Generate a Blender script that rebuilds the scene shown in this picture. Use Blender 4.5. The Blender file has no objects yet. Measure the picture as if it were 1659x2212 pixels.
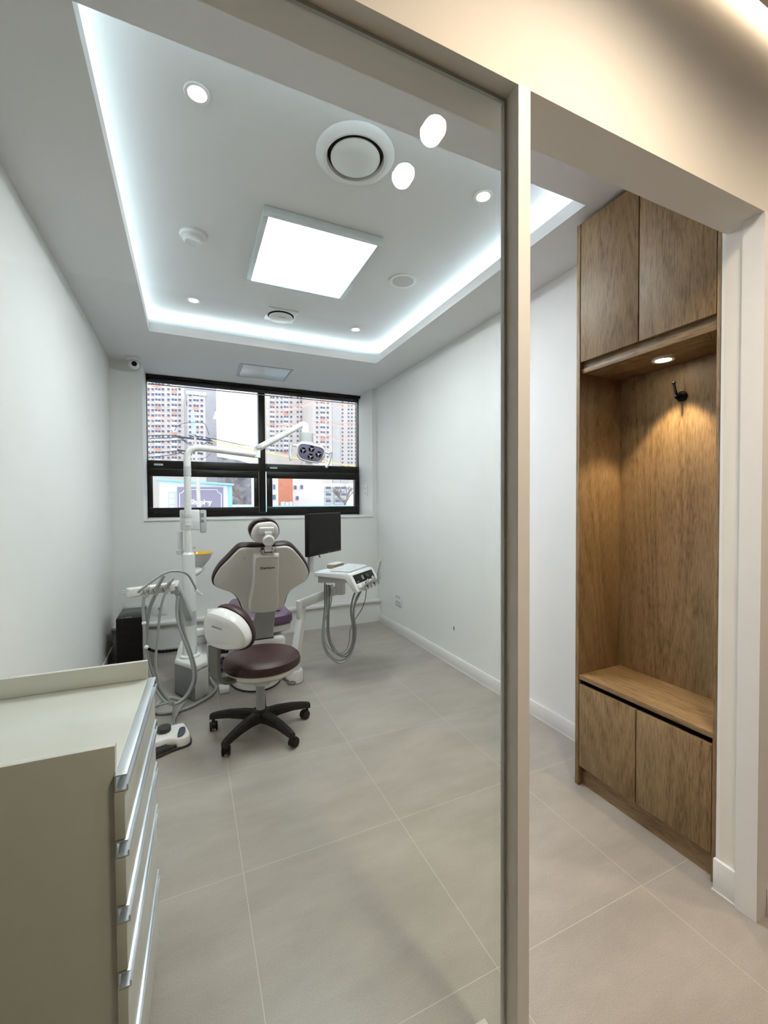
import bpy, bmesh, math, random
from mathutils import Vector, Matrix
random.seed(7)
C = bpy.context.scene.collection
R = math.radians
PI = math.pi

# ------------------------------------------------------------------ camera
CAM = Vector((0, 0, 1.2773))
CR = Vector((0.91003087, -0.41450722, -0.00525141))
CU = Vector((0.01324663, 0.01641613, 0.99977749))
CF = Vector((0.41432878, 0.90989795, -0.02043001))
FPX, PCX, PCY = 922.651, 829.5, 1106.0
cd = bpy.data.cameras.new('camera'); cam = bpy.data.objects.new('camera', cd); C.objects.link(cam)
cd.sensor_fit = 'VERTICAL'; cd.sensor_height = 24.0; cd.lens = 24.0 * FPX / 2212.0
cd.clip_start = 0.02; cd.clip_end = 2000
m = Matrix.Identity(4)
for i in range(3):
    m[i][0] = CR[i]; m[i][1] = CU[i]; m[i][2] = -CF[i]; m[i][3] = CAM[i]
cam.matrix_world = m
bpy.context.scene.camera = cam

def ray(x, y): return CF + CR * ((x - PCX) / FPX) + CU * ((PCY - y) / FPX)
def at(x, y, Y):                       # survey point on the plane at depth Y
    d = ray(x, y); return CAM + d * (Y / d.y)
def onplane(x, y, p, n):
    d = ray(x, y); return CAM + d * (n.dot(p - CAM) / n.dot(d))

# ------------------------------------------------------------------ materials
def nodes_of(name):
    m = bpy.data.materials.new(name); m.use_nodes = True
    nt = m.node_tree; b = nt.nodes['Principled BSDF']
    return m, nt, b
def mat(name, col, rough=.5, metal=0., var=.03, nscale=30., bump=0., bscale=200., spec=.5, coat=0., emit=None, estr=0., sheen=0.):
    m, nt, b = nodes_of(name); N = nt.nodes; L = nt.links
    tc = N.new('ShaderNodeTexCoord')
    nz = N.new('ShaderNodeTexNoise'); nz.inputs['Scale'].default_value = nscale; nz.inputs['Detail'].default_value = 3
    L.new(tc.outputs['Object'], nz.inputs['Vector'])
    rp = N.new('ShaderNodeValToRGB')
    c = list(col)
    rp.color_ramp.elements[0].position = .3; rp.color_ramp.elements[1].position = .7
    rp.color_ramp.elements[0].color = (*[max(0, k * (1 - var)) for k in c], 1)
    rp.color_ramp.elements[1].color = (*[min(1, k * (1 + var)) for k in c], 1)
    L.new(nz.outputs['Fac'], rp.inputs['Fac']); L.new(rp.outputs['Color'], b.inputs['Base Color'])
    b.inputs['Roughness'].default_value = rough; b.inputs['Metallic'].default_value = metal
    b.inputs['Specular IOR Level'].default_value = spec; b.inputs['Coat Weight'].default_value = coat
    if bump:
        n2 = N.new('ShaderNodeTexNoise'); n2.inputs['Scale'].default_value = bscale; n2.inputs['Detail'].default_value = 4
        L.new(tc.outputs['Object'], n2.inputs['Vector'])
        bp = N.new('ShaderNodeBump'); bp.inputs['Strength'].default_value = bump; bp.inputs['Distance'].default_value = .002
        L.new(n2.outputs['Fac'], bp.inputs['Height']); L.new(bp.outputs['Normal'], b.inputs['Normal'])
    if emit:
        b.inputs['Emission Color'].default_value = (*emit, 1); b.inputs['Emission Strength'].default_value = estr
    return m
def emis(name, col, s):
    return mat(name, (.8, .8, .8), .4, emit=col, estr=s)
def glass(name, tint=(.93, .96, .93), gloss=1.0):
    m = bpy.data.materials.new(name); m.use_nodes = True; nt = m.node_tree; N = nt.nodes; L = nt.links
    N.remove(N['Principled BSDF']); out = N['Material Output']
    t = N.new('ShaderNodeBsdfTransparent'); t.inputs[0].default_value = (*tint, 1)
    g = N.new('ShaderNodeBsdfGlossy'); g.inputs['Roughness'].default_value = 0.0; g.inputs[0].default_value = (gloss, gloss, gloss, 1)
    f = N.new('ShaderNodeFresnel'); f.inputs[0].default_value = 1.5
    mx = N.new('ShaderNodeMixShader'); ge = N.new('ShaderNodeNewGeometry'); mr = N.new('ShaderNodeMapRange')
    mr.inputs[3].default_value = 1.5; mr.inputs[4].default_value = 1 / 1.5      # thin pane: same reflectance on both faces
    L.new(ge.outputs['Backfacing'], mr.inputs[0]); L.new(mr.outputs[0], f.inputs[0])
    L.new(f.outputs[0], mx.inputs[0]); L.new(t.outputs[0], mx.inputs[1]); L.new(g.outputs[0], mx.inputs[2])
    L.new(mx.outputs[0], out.inputs[0]); return m
def floor_mat():
    m, nt, b = nodes_of('porcelain_tile'); N = nt.nodes; L = nt.links
    tc = N.new('ShaderNodeTexCoord'); mp = N.new('ShaderNodeMapping')
    mp.inputs['Location'].default_value = (-.1535 - 6.0 + .6 * 10 + .0, -1.5277 + .6102 * 10, 0)
    L.new(tc.outputs['Object'], mp.inputs['Vector'])
    br = N.new('ShaderNodeTexBrick'); br.offset = 0; br.squash = 1
    br.inputs['Scale'].default_value = 1; br.inputs['Brick Width'].default_value = .6; br.inputs['Row Height'].default_value = .6102
    br.inputs['Mortar Size'].default_value = .0010; br.inputs['Mortar Smooth'].default_value = .1; br.inputs['Bias'].default_value = 0
    L.new(mp.outputs['Vector'], br.inputs['Vector'])
    br.inputs['Color1'].default_value = (.96, .96, .96, 1); br.inputs['Color2'].default_value = (1, 1, 1, 1)
    br.inputs['Mortar'].default_value = (1, 1, 1, 1)
    n1 = N.new('ShaderNodeTexNoise'); n1.inputs['Scale'].default_value = 2.6; n1.inputs['Detail'].default_value = 6; n1.inputs['Roughness'].default_value = .6
    n2 = N.new('ShaderNodeTexNoise'); n2.inputs['Scale'].default_value = 300; n2.inputs['Detail'].default_value = 3
    mp2 = N.new('ShaderNodeMapping'); mp2.inputs['Scale'].default_value = (1, 2.4, 1)
    L.new(tc.outputs['Object'], mp2.inputs['Vector'])
    L.new(mp2.outputs['Vector'], n1.inputs['Vector']); L.new(tc.outputs['Object'], n2.inputs['Vector'])
    r1 = N.new('ShaderNodeValToRGB'); r1.color_ramp.elements[0].position = .3; r1.color_ramp.elements[1].position = .7
    r1.color_ramp.elements[0].color = (.315, .287, .257, 1); r1.color_ramp.elements[1].color = (.41, .378, .342, 1)
    L.new(n1.outputs['Fac'], r1.inputs['Fac'])
    r2 = N.new('ShaderNodeValToRGB'); r2.color_ramp.elements[0].position = .28; r2.color_ramp.elements[1].position = .62
    r2.color_ramp.elements[0].color = (.72, .70, .68, 1); r2.color_ramp.elements[1].color = (1.06, 1.06, 1.06, 1)
    L.new(n2.outputs['Fac'], r2.inputs['Fac'])
    mu = N.new('ShaderNodeMix'); mu.data_type = 'RGBA'; mu.blend_type = 'MULTIPLY'; mu.inputs[0].default_value = .6
    L.new(r1.outputs[0], mu.inputs[6]); L.new(r2.outputs[0], mu.inputs[7])
    mu2 = N.new('ShaderNodeMix'); mu2.data_type = 'RGBA'; mu2.blend_type = 'MULTIPLY'; mu2.inputs[0].default_value = 1
    L.new(mu.outputs[2], mu2.inputs[6]); L.new(br.outputs['Color'], mu2.inputs[7])
    gm = N.new('ShaderNodeMix'); gm.data_type = 'RGBA'
    L.new(br.outputs['Fac'], gm.inputs[0]); L.new(mu2.outputs[2], gm.inputs[6]); gm.inputs[7].default_value = (.50, .48, .44, 1)
    L.new(gm.outputs[2], b.inputs['Base Color'])
    b.inputs['Roughness'].default_value = .36
    bp = N.new('ShaderNodeBump'); bp.inputs['Strength'].default_value = .03; bp.inputs['Distance'].default_value = .002
    L.new(n2.outputs['Fac'], bp.inputs['Height']); L.new(bp.outputs['Normal'], b.inputs['Normal'])
    return m
def wood_mat(name, dark, mid, light, vert=True, seed=0.):
    m, nt, b = nodes_of(name); N = nt.nodes; L = nt.links
    tc = N.new('ShaderNodeTexCoord')
    mp = N.new('ShaderNodeMapping'); mp.inputs['Location'].default_value = (seed, seed * 1.7, seed * .6)
    mp.inputs['Scale'].default_value = (1, 1, .13) if vert else (1, .13, 1)
    L.new(tc.outputs['Object'], mp.inputs['Vector'])
    big = N.new('ShaderNodeTexNoise'); big.inputs['Scale'].default_value = 2.6; big.inputs['Detail'].default_value = 2; big.inputs['Roughness'].default_value = .4; big.inputs['Distortion'].default_value = .25
    L.new(mp.outputs[0], big.inputs['Vector'])
    # growth rings: contour lines of the broad noise
    mul = N.new('ShaderNodeMath'); mul.operation = 'MULTIPLY'; mul.inputs[1].default_value = 30
    L.new(big.outputs['Fac'], mul.inputs[0])
    fr = N.new('ShaderNodeMath'); fr.operation = 'PINGPONG'; fr.inputs[1].default_value = .5
    L.new(mul.outputs[0], fr.inputs[0])
    mp2 = N.new('ShaderNodeMapping'); mp2.inputs['Scale'].default_value = (1, 1, .10) if vert else (1, .10, 1)
    mp2.inputs['Location'].default_value = (seed * 2, seed, 0)
    L.new(tc.outputs['Object'], mp2.inputs['Vector'])
    fine = N.new('ShaderNodeTexNoise'); fine.inputs['Scale'].default_value = 210; fine.inputs['Detail'].default_value = 3; fine.inputs['Roughness'].default_value = .6
    L.new(mp2.outputs[0], fine.inputs['Vector'])
    mp3 = N.new('ShaderNodeMapping'); mp3.inputs['Scale'].default_value = (1, 1, .3) if vert else (1, .3, 1); mp3.inputs['Location'].default_value = (seed, seed * 3, seed)
    L.new(tc.outputs['Object'], mp3.inputs['Vector'])
    pat = N.new('ShaderNodeTexNoise'); pat.inputs['Scale'].default_value = 7; pat.inputs['Detail'].default_value = 4; pat.inputs['Distortion'].default_value = .8
    L.new(mp3.outputs[0], pat.inputs['Vector'])
    a1 = N.new('ShaderNodeMath'); a1.operation = 'MULTIPLY'; a1.inputs[1].default_value = .21; L.new(fr.outputs[0], a1.inputs[0])
    a2 = N.new('ShaderNodeMath'); a2.operation = 'MULTIPLY_ADD'; a2.inputs[1].default_value = .66; L.new(fine.outputs['Fac'], a2.inputs[0]); L.new(a1.outputs[0], a2.inputs[2])
    a3 = N.new('ShaderNodeMath'); a3.operation = 'MULTIPLY_ADD'; a3.inputs[1].default_value = .34; L.new(pat.outputs['Fac'], a3.inputs[0]); L.new(a2.outputs[0], a3.inputs[2])
    rp = N.new('ShaderNodeValToRGB'); e = rp.color_ramp.elements
    e[0].position = .36; e[0].color = (*dark, 1); e[1].position = .72; e[1].color = (*light, 1)
    k = e.new(.53); k.color = (*mid, 1)
    L.new(a3.outputs[0], rp.inputs['Fac']); L.new(rp.outputs[0], b.inputs['Base Color'])
    b.inputs['Roughness'].default_value = .5
    bp = N.new('ShaderNodeBump'); bp.inputs['Strength'].default_value = .25; bp.inputs['Distance'].default_value = .0015
    L.new(fine.outputs['Fac'], bp.inputs['Height']); L.new(bp.outputs['Normal'], b.inputs['Normal'])
    return m

WALL = mat('wall_paint', (.80, .80, .79), .85, var=.01, nscale=6, bump=.05, bscale=300)
CEIL = mat('ceiling_paint', (.735, .73, .735), .9, var=.008, nscale=5)
CORR = mat('corridor_paint', (.78, .745, .69), .85, var=.01, nscale=6, bump=.05, bscale=300)
TRIM = mat('painted_trim', (.80, .79, .785), .45, var=.01)
FLOOR = floor_mat()
WD, WM, WL = (.125, .073, .032), (.235, .150, .070), (.33, .225, .118)
WOOD = wood_mat('oak_veneer', WD, WM, WL, True, 0.)
WOOD2 = wood_mat('oak_veneer_door', WD, WM, WL, True, 3.1)
WOOD3 = wood_mat('oak_veneer_panel', WD, WM, WL, True, 7.7)
WOODH = wood_mat('oak_veneer_bench', WD, WM, WL, False, 1.3)
DARKGAP = mat('shadow_gap_black', (.006, .005, .005), .9, spec=.1)
BLACKF = mat('window_frame_black', (.004, .004, .005), .4, spec=.35)
GLASS = glass('partition_glass', (.95, .968, .952), .6)
WGLASS = glass('window_glass', (.97, .985, .99), .6)
WHITE = mat('white_plastic', (.80, .80, .80), .28, var=.01)
WHITEG = mat('white_gloss_shell', (.78, .77, .75), .16, var=.01, coat=.4)
SHELL = mat('cream_shell', (.75, .73, .70), .24, var=.012, coat=.3)
LGREY = mat('light_grey_plastic', (.52, .53, .54), .35)
GREY = mat('hose_grey', (.235, .245, .245), .45)
GREYL = mat('pale_hose_grey', (.36, .375, .375), .4)
PANELG = mat('grey_box_panel', (.19, .20, .21), .5)
SILVER = mat('silver_paint', (.36, .37, .37), .4, metal=.25, bump=.04, bscale=600)
TAUPE = mat('taupe_bracket', (.13, .128, .118), .4, metal=.2)
STEEL = mat('brushed_steel', (.55, .55, .54), .25, metal=.9)
ALU = mat('anodised_aluminium', (.66, .70, .75), .38, metal=.75, var=.04, nscale=12)
PURPLE = mat('purple_leatherette', (.130, .066, .135), .42, var=.06, bump=.12, bscale=500)
PIPING = mat('dark_plum_edge', (.026, .010, .014), .5, var=.05)
MAROON = mat('maroon_leatherette', (.038, .012, .014), .5, var=.06, bump=.12, bscale=600)
BLACK = mat('black_plastic', (.007, .007, .009), .5, spec=.2, bump=.05, bscale=400)
BLACKG = mat('black_gloss', (.003, .003, .004), .2, spec=.3)
SCREEN = mat('dark_screen', (.006, .007, .008), .4, spec=.12)
RUBBER = mat('dark_rubber', (.03, .032, .036), .6)
DUCT = mat('corrugated_duct', (.055, .075, .09), .4)
CREAMW = mat('cream_worktop', (.64, .655, .62), .3, var=.01)
CREAMP = mat('cream_lacquer', (.66, .675, .645), .3, var=.015)
YELLOW = mat('gold_yellow_glass', (.75, .48, .04), .2, var=.04)
LAVENDER = mat('lamp_lens_panel', (.20, .19, .30), .15, coat=.4)
TOOL = mat('handpiece_metal', (.42, .43, .43), .3, metal=.6)
AMBER = mat('amber_box', (.30, .21, .11), .25)
DARKBLUE = mat('slate_button', (.045, .07, .09), .35)
PANELW = emis('panel_diffuser', (.92, .97, 1.0), 19)
COVE = emis('cove_led', (.76, .92, 1.0), 7.5)
SPOTW = emis('spot_lens', (1, .95, .88), 16)
SPOTN = emis('niche_lens', (1, .90, .72), 18)
SPOTC = emis('corridor_lens', (1, .96, .90), 70)
COVEW = emis('warm_cove_led', (1, .82, .62), 7)

# ------------------------------------------------------------------ mesh helpers
ROOT = {}
def thing(name, label, cat, loc=(0, 0, 0), rz=0., group=None):
    o = bpy.data.objects.new(name, None); C.objects.link(o)
    o.location = loc; o.rotation_euler = (0, 0, rz); o['label'] = label; o['category'] = cat
    if group: o['group'] = group
    o.empty_display_size = .05
    ROOT[o.name] = (Matrix.Translation(loc) @ Matrix.Rotation(rz, 4, 'Z')).inverted()
    return o
def tag(o, label=None, cat=None, group=None, kind=None):
    if label: o['label'] = label
    if cat: o['category'] = cat
    if group: o['group'] = group
    if kind: o['kind'] = kind
    return o
def obj(name, bm, mats, parent=None, sharp=32, mtx=None, base=None):
    """world-space bmesh -> one mesh object; with a parent, re-expressed in the thing's frame"""
    if mtx is not None: bmesh.ops.transform(bm, matrix=mtx, verts=bm.verts)
    bmesh.ops.recalc_face_normals(bm, faces=bm.faces)
    o = bpy.data.objects.new(name, None) if False else None
    inv = Matrix.Identity(4); loc = None
    if parent is not None:
        inv = ROOT[parent.name]
        bmesh.ops.transform(bm, matrix=inv, verts=bm.verts)
    else:
        xs = [v.co for v in bm.verts]
        loc = base or Vector(((min(v.x for v in xs) + max(v.x for v in xs)) / 2, (min(v.y for v in xs) + max(v.y for v in xs)) / 2, min(v.z for v in xs)))
        bmesh.ops.translate(bm, vec=-Vector(loc), verts=bm.verts)
    for f in bm.faces: f.smooth = True
    a = R(sharp)
    for e in bm.edges:
        if len(e.link_faces) == 2 and e.calc_face_angle(0) > a: e.smooth = False
    me = bpy.data.meshes.new(name); bm.to_mesh(me); bm.free()
    for k in (mats if isinstance(mats, (list, tuple)) else [mats]): me.materials.append(k)
    o = bpy.data.objects.new(name, me); C.objects.link(o)
    if parent is not None:
        o.parent = parent; ROOT[o.name] = inv
    else:
        o.location = loc; ROOT[o.name] = Matrix.Translation(loc).inverted()
    return o
def struct(name, bm, mats, parent=None, **k):
    o = obj(name, bm, mats, parent, base=Vector((0, 0, 0)) if parent is None else None, **k)
    o['kind'] = 'structure'; return o
def B(): return bmesh.new()
def box(bm, lo, hi, bev=0., mi=0, seg=2, mtx=None):
    lo = Vector(lo); hi = Vector(hi)
    vs = [bm.verts.new((x, y, z)) for x in (lo.x, hi.x) for y in (lo.y, hi.y) for z in (lo.z, hi.z)]
    q = [(0, 1, 3, 2), (4, 6, 7, 5), (0, 4, 5, 1), (2, 3, 7, 6), (0, 2, 6, 4), (1, 5, 7, 3)]
    fs = [bm.faces.new([vs[i] for i in f]) for f in q]
    for f in fs: f.material_index = mi
    geo = vs
    if bev:
        es = list({e for f in fs for e in f.edges})
        r = bmesh.ops.bevel(bm, geom=es, offset=bev, segments=seg, profile=.5, affect='EDGES')
        geo = list({v for f in r['faces'] for v in f.verts} | {v for v in vs if v.is_valid})
        for f in r['faces']: f.material_index = mi
    if mtx is not None: bmesh.ops.transform(bm, matrix=mtx, verts=geo)
    return bm
def prism(bm, poly, z0, z1, bev=0., mi=0, mtx=None, seg=2):
    """poly in XY extruded z0..z1"""
    a = [bm.verts.new((p[0], p[1], z0)) for p in poly]; b = [bm.verts.new((p[0], p[1], z1)) for p in poly]
    n = len(poly); fs = [bm.faces.new(a[::-1]), bm.faces.new(b)]
    for i in range(n): fs.append(bm.faces.new((a[i], a[(i + 1) % n], b[(i + 1) % n], b[i])))
    for f in fs: f.material_index = mi
    geo = a + b
    if bev:
        es = list({e for f in fs[:2] for e in f.edges})
        r = bmesh.ops.bevel(bm, geom=es, offset=bev, segments=seg, profile=.5, affect='EDGES')
        geo = list({v for f in r['faces'] for v in f.verts} | {v for v in geo if v.is_valid})
        for f in r['faces']: f.material_index = mi
    if mtx is not None: bmesh.ops.transform(bm, matrix=mtx, verts=geo)
    return bm
def lathe(bm, prof, c=(0, 0, 0), n=32, mi=0, mtx=None):
    """prof: (r, z) list revolved round Z through c"""
    c = Vector(c); rings = []; geo = []
    for r, z in prof:
        if r < 1e-6:
            v = bm.verts.new(c + Vector((0, 0, z))); rings.append([v]); geo.append(v)
        else:
            k = [bm.verts.new(c + Vector((r * math.cos(2 * PI * i / n), r * math.sin(2 * PI * i / n), z))) for i in range(n)]
            rings.append(k); geo += k
    for a, b in zip(rings, rings[1:]):
        for i in range(n):
            j = (i + 1) % n
            if len(a) == 1 and len(b) == 1: continue
            if len(a) == 1: f = bm.faces.new((a[0], b[i], b[j]))
            elif len(b) == 1: f = bm.faces.new((a[i], a[j], b[0]))
            else: f = bm.faces.new((a[i], a[j], b[j], b[i]))
            f.material_index = mi
    if mtx is not None: bmesh.ops.transform(bm, matrix=mtx, verts=geo)
    return bm
def smooth_path(pts, k=6):
    P = [Vector(p) for p in pts]
    if len(P) < 3: return P
    out = []
    E = [P[0] * 2 - P[1]] + P + [P[-1] * 2 - P[-2]]
    for i in range(1, len(E) - 2):
        a, b, c, d = E[i - 1:i + 3]
        for s in range(k):
            t = s / k
            out.append(.5 * ((2 * b) + (c - a) * t + (2 * a - 5 * b + 4 * c - d) * t * t + (3 * b - a - 3 * c + d) * t ** 3))
    out.append(P[-1]); return out
def tube(bm, pts, r, n=10, mi=0, sm=0, mtx=None, cap=True):
    P = smooth_path(pts, sm) if sm else [Vector(p) for p in pts]
    rr = list(r) if isinstance(r, (list, tuple)) else [r] * len(P)
    if len(rr) != len(P):
        q = [i * (len(rr) - 1) / (len(P) - 1) for i in range(len(P))]
        rr = [rr[int(k)] + (rr[min(int(k) + 1, len(rr) - 1)] - rr[int(k)]) * (k - int(k)) for k in q]
    t0 = (P[1] - P[0]).normalized()
    u = t0.orthogonal().normalized(); rings = []; geo = []
    for i, p in enumerate(P):
        t = (P[min(i + 1, len(P) - 1)] - P[max(i - 1, 0)]).normalized()
        u = (u - t * u.dot(t))
        u = u.normalized() if u.length > 1e-6 else t.orthogonal().normalized()
        w = t.cross(u)
        k = [bm.verts.new(p + (u * math.cos(2 * PI * j / n) + w * math.sin(2 * PI * j / n)) * rr[i]) for j in range(n)]
        rings.append(k); geo += k
    for a, b in zip(rings, rings[1:]):
        for j in range(n):
            f = bm.faces.new((a[j], a[(j + 1) % n], b[(j + 1) % n], b[j])); f.material_index = mi
    if cap:
        for k in (rings[0][::-1], rings[-1]):
            f = bm.faces.new(k); f.material_index = mi
    if mtx is not None: bmesh.ops.transform(bm, matrix=mtx, verts=geo)
    return bm
def bar(bm, a, b, w, h, bev=0., mi=0, up=(0, 0, 1)):
    """rectangular bar from a to b, width w, height h"""
    a = Vector(a); b = Vector(b); d = b - a; L = d.length; d.normalize()
    s = d.cross(Vector(up))
    s = s.normalized() if s.length > 1e-5 else Vector((1, 0, 0))
    u = s.cross(d)
    M = Matrix((( *[d.x, s.x, u.x], a.x), (d.y, s.y, u.y, a.y), (d.z, s.z, u.z, a.z), (0, 0, 0, 1)))
    return box(bm, (0, -w / 2, -h / 2), (L, w / 2, h / 2), bev, mi, mtx=M)
def closed_smooth(pts, k=4):
    P = [Vector(p) for p in pts]; n = len(P); out = []
    for i in range(n):
        a, b, c, d = P[i - 1], P[i], P[(i + 1) % n], P[(i + 2) % n]
        for s in range(k):
            t = s / k
            out.append(.5 * ((2 * b) + (c - a) * t + (2 * a - 5 * b + 4 * c - d) * t * t + (3 * b - a - 3 * c + d) * t ** 3))
    return out
def inset(P, d):
    """offset a closed 2D outline inward by d"""
    n = len(P)
    ar = sum(P[i].x * P[(i + 1) % n].y - P[(i + 1) % n].x * P[i].y for i in range(n))
    sg = 1 if ar > 0 else -1; out = []
    for i in range(n):
        t = (P[(i + 1) % n] - P[i - 1]); t = Vector((t.x, t.y)).normalized()
        out.append(Vector((P[i].x, P[i].y)) + Vector((-t.y, t.x)) * d * sg)
    return out
def layers(bm, rings, mapf, mi=0, cap=(True, True)):
    """rings: list of (outline2d, depth); mapf(x, y, depth) -> 3D"""
    V = [[bm.verts.new(mapf(p.x, p.y, w)) for p in P] for P, w in rings]
    n = len(V[0])
    for a, b in zip(V, V[1:]):
        for i in range(n):
            f = bm.faces.new((a[i], a[(i + 1) % n], b[(i + 1) % n], b[i])); f.material_index = mi
    for k, c in ((V[0], cap[0]), (V[-1], cap[1])):
        if c:
            f = bm.faces.new(k); f.material_index = mi
    return bm
def kids(o): return [c for c in bpy.data.objects if c.parent == o]
def dup(root, loc=None, rz=None, label=None):
    r = root.copy(); C.objects.link(r)
    if loc is not None: r.location = loc
    if rz is not None: r.rotation_euler = (0, 0, rz)
    if label: r['label'] = label
    for c in list(root.children):
        d = c.copy(); C.objects.link(d); d.parent = r
        for g in list(c.children):
            e = g.copy(); C.objects.link(e); e.parent = d
    return r
def text(name, body, size, m, parent, M, thick=.0, sx=1., bold=0.):
    cu = bpy.data.curves.new(name, 'FONT'); cu.body = body; cu.size = size; cu.align_x = 'CENTER'; cu.align_y = 'CENTER'
    cu.extrude = thick; cu.offset = bold
    t = bpy.data.objects.new(name, cu); C.objects.link(t)
    dg = bpy.context.evaluated_depsgraph_get()
    me = bpy.data.meshes.new_from_object(t.evaluated_get(dg)); bpy.data.objects.remove(t)
    bm = B(); bm.from_mesh(me); bpy.data.meshes.remove(me)
    bmesh.ops.scale(bm, vec=(sx, 1, 1), verts=bm.verts)
    return obj(name, bm, m, parent, mtx=M)
def frame_m(o, x, y):
    """matrix with origin o, local x, y axes"""
    x = Vector(x).normalized(); z = x.cross(Vector(y)).normalized(); y = z.cross(x)
    return Matrix(((x.x, y.x, z.x, o[0]), (x.y, y.y, z.y, o[1]), (x.z, y.z, z.z, o[2]), (0, 0, 0, 1)))

# ------------------------------------------------------------------ room shell
XL, XR, YF, HC, HU = -.608, 1.870, 4.297, 2.522, 2.68
TX0, TX1, TY0, TY1 = -.248, 1.528, 1.300, 3.510
PY0, PY1, HD = .691, .800, 2.127      # partition wall faces, header underside
CX0, CX1, CY0, HK = -1.5, 3.4, -1.5, 2.60
bm = B(); box(bm, (CX0, CY0, -.1), (CX1, 4.82, 0)); struct('floor', bm, FLOOR)
bm = B(); box(bm, (XL - .12, PY1 + .001, 0), (XL, 4.81, 2.85)); struct('wall_left', bm, WALL)
bm = B(); box(bm, (XR, PY1 + .02, 0), (XR + .12, 4.81, 2.85)); struct('wall_right', bm, WALL)
bm = B()   # wall with the window opening
RX0, RX1, RZ0 = -.366, 1.820, 1.128
box(bm, (XL, YF, 0), (XR, 4.81, RZ0)); box(bm, (XL, YF, RZ0), (RX0, 4.81, HC)); box(bm, (RX1, YF, RZ0), (XR, 4.81, HC))
box(bm, (XL, 4.76, HC), (XR, 4.81, 2.85))
struct('wall_back', bm, WALL)
bm = B(); box(bm, (RX0 + .001, YF - .012, RZ0), (RX1 - .001, 4.81, RZ0 + .018), .002); struct('trim_1', bm, TRIM)
# ceiling with a recessed tray and a hidden light slot
bm = B(); LT = .062
box(bm, (XL, PY1, HC), (TX0, 4.755, HC + LT)); box(bm, (TX1, PY1, HC), (XR, 4.755, HC + LT))
box(bm, (TX0, PY1, HC), (TX1, TY0, HC + LT)); box(bm, (TX0, TY1, HC), (TX1, 4.755, HC + LT))
box(bm, (XL, PY1, HU), (XR, 4.755, HU + .05))
ceil = struct('ceiling', bm, CEIL)
for a, b in (((TX0 - .10, TY0 - .10), (TX0 - .075, TY1 + .10)), ((TX1 + .075, TY0 - .10), (TX1 + .10, TY1 + .10)),
             ((TX0 - .07, TY0 - .10), (TX1 + .07, TY0 - .075)), ((TX0 - .07, TY1 + .075), (TX1 + .07, TY1 + .10))):
    bm = B(); box(bm, (*a, HC + LT + .001), (*b, HC + LT + .013)); struct('light_strip', bm, COVE, ceil)
# boxed ledge along the foot of the window wall
bm = B(); box(bm, (XL + .001, 4.225, 0), (XR - .001, YF - .001, .215)); box(bm, (XL + .001, 4.195, .216), (XR - .001, YF - .001, .240), .003)
struct('trim_2', bm, TRIM)
def skirting(bm, a, b, nrm, h=.088):
    """baseboard with a flat face and a thin top cap, from a to b, projecting along nrm"""
    a = Vector((*a, 0)); b = Vector((*b, 0)); n = Vector((*nrm, 0)); d = (b - a)
    M = Matrix((( d.x / d.length, n.x, 0, a.x), (d.y / d.length, n.y, 0, a.y), (0, 0, 1, 0), (0, 0, 0, 1)))
    box(bm, (0, .0005, 0), (d.length, .012, h), .002, mtx=M)
    box(bm, (0, .0005, 0), (d.length, .014, .004), mtx=M)
bm = B(); skirting(bm, (XR, 1.395), (XR, 4.224), (-1, 0)); struct('baseboard_right', bm, TRIM)
bm = B(); skirting(bm, (XL, 1.36), (XL, 4.194), (1, 0)); struct('baseboard_left', bm, TRIM)
# partition between corridor and room: header, mullion, jamb side
bm = B()
box(bm, (CX0, PY0, HD), (CX1, PY1, 2.85)); box(bm, (.619, PY0, 0), (.651, .744, HD)); box(bm, (CX0, PY0, 0), (XL, PY1, HD))
box(bm, (1.566, .746, 0), (CX1, PY1, HD))
box(bm, (XL, PY0, 0), (.619, PY1, .06))
struct('wall_partition', bm, CORR)
bm = B(); box(bm, (1.545, PY0 - .002, 0), (CX1, .7455, HD - .0005)); struct('trim_3', bm, TRIM)   # door jamb lining
bm = B(); box(bm, (.6192, PY0 - .0012, .0), (.6508, PY0 - .0002, HD)); struct('trim_4', bm, TRIM)
bm = B()
box(bm, (1.552, .7465, .0), (1.5655, .812, .105), .002); box(bm, (1.549, .7465, 0), (1.5655, .814, .004))
skirting(bm, (1.60, PY0 - .0025), (CX1, PY0 - .0025), (0, -1), .088)
struct('baseboard_jamb', bm, TRIM)
bm = B(); box(bm, (1.569, .8005, 0), (1.869, .812, HC - .001)); struct('wall_return', bm, WALL)
# glazed screen
GY = .737
bm = B(); box(bm, (XL + .001, GY - .005, .062), (.6185, GY + .005, HD - .001)); w2 = struct('window_2', bm, GLASS)
bm = B(); box(bm, (.6125, GY - .012, .062), (.6187, GY - .0055, HD - .008)); box(bm, (XL + .001, GY - .012, HD - .008), (.6187, GY - .0055, HD - .0005))
struct('glazing_bead', bm, mat('grey_silicone', (.42, .44, .42), .4), w2)
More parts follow.
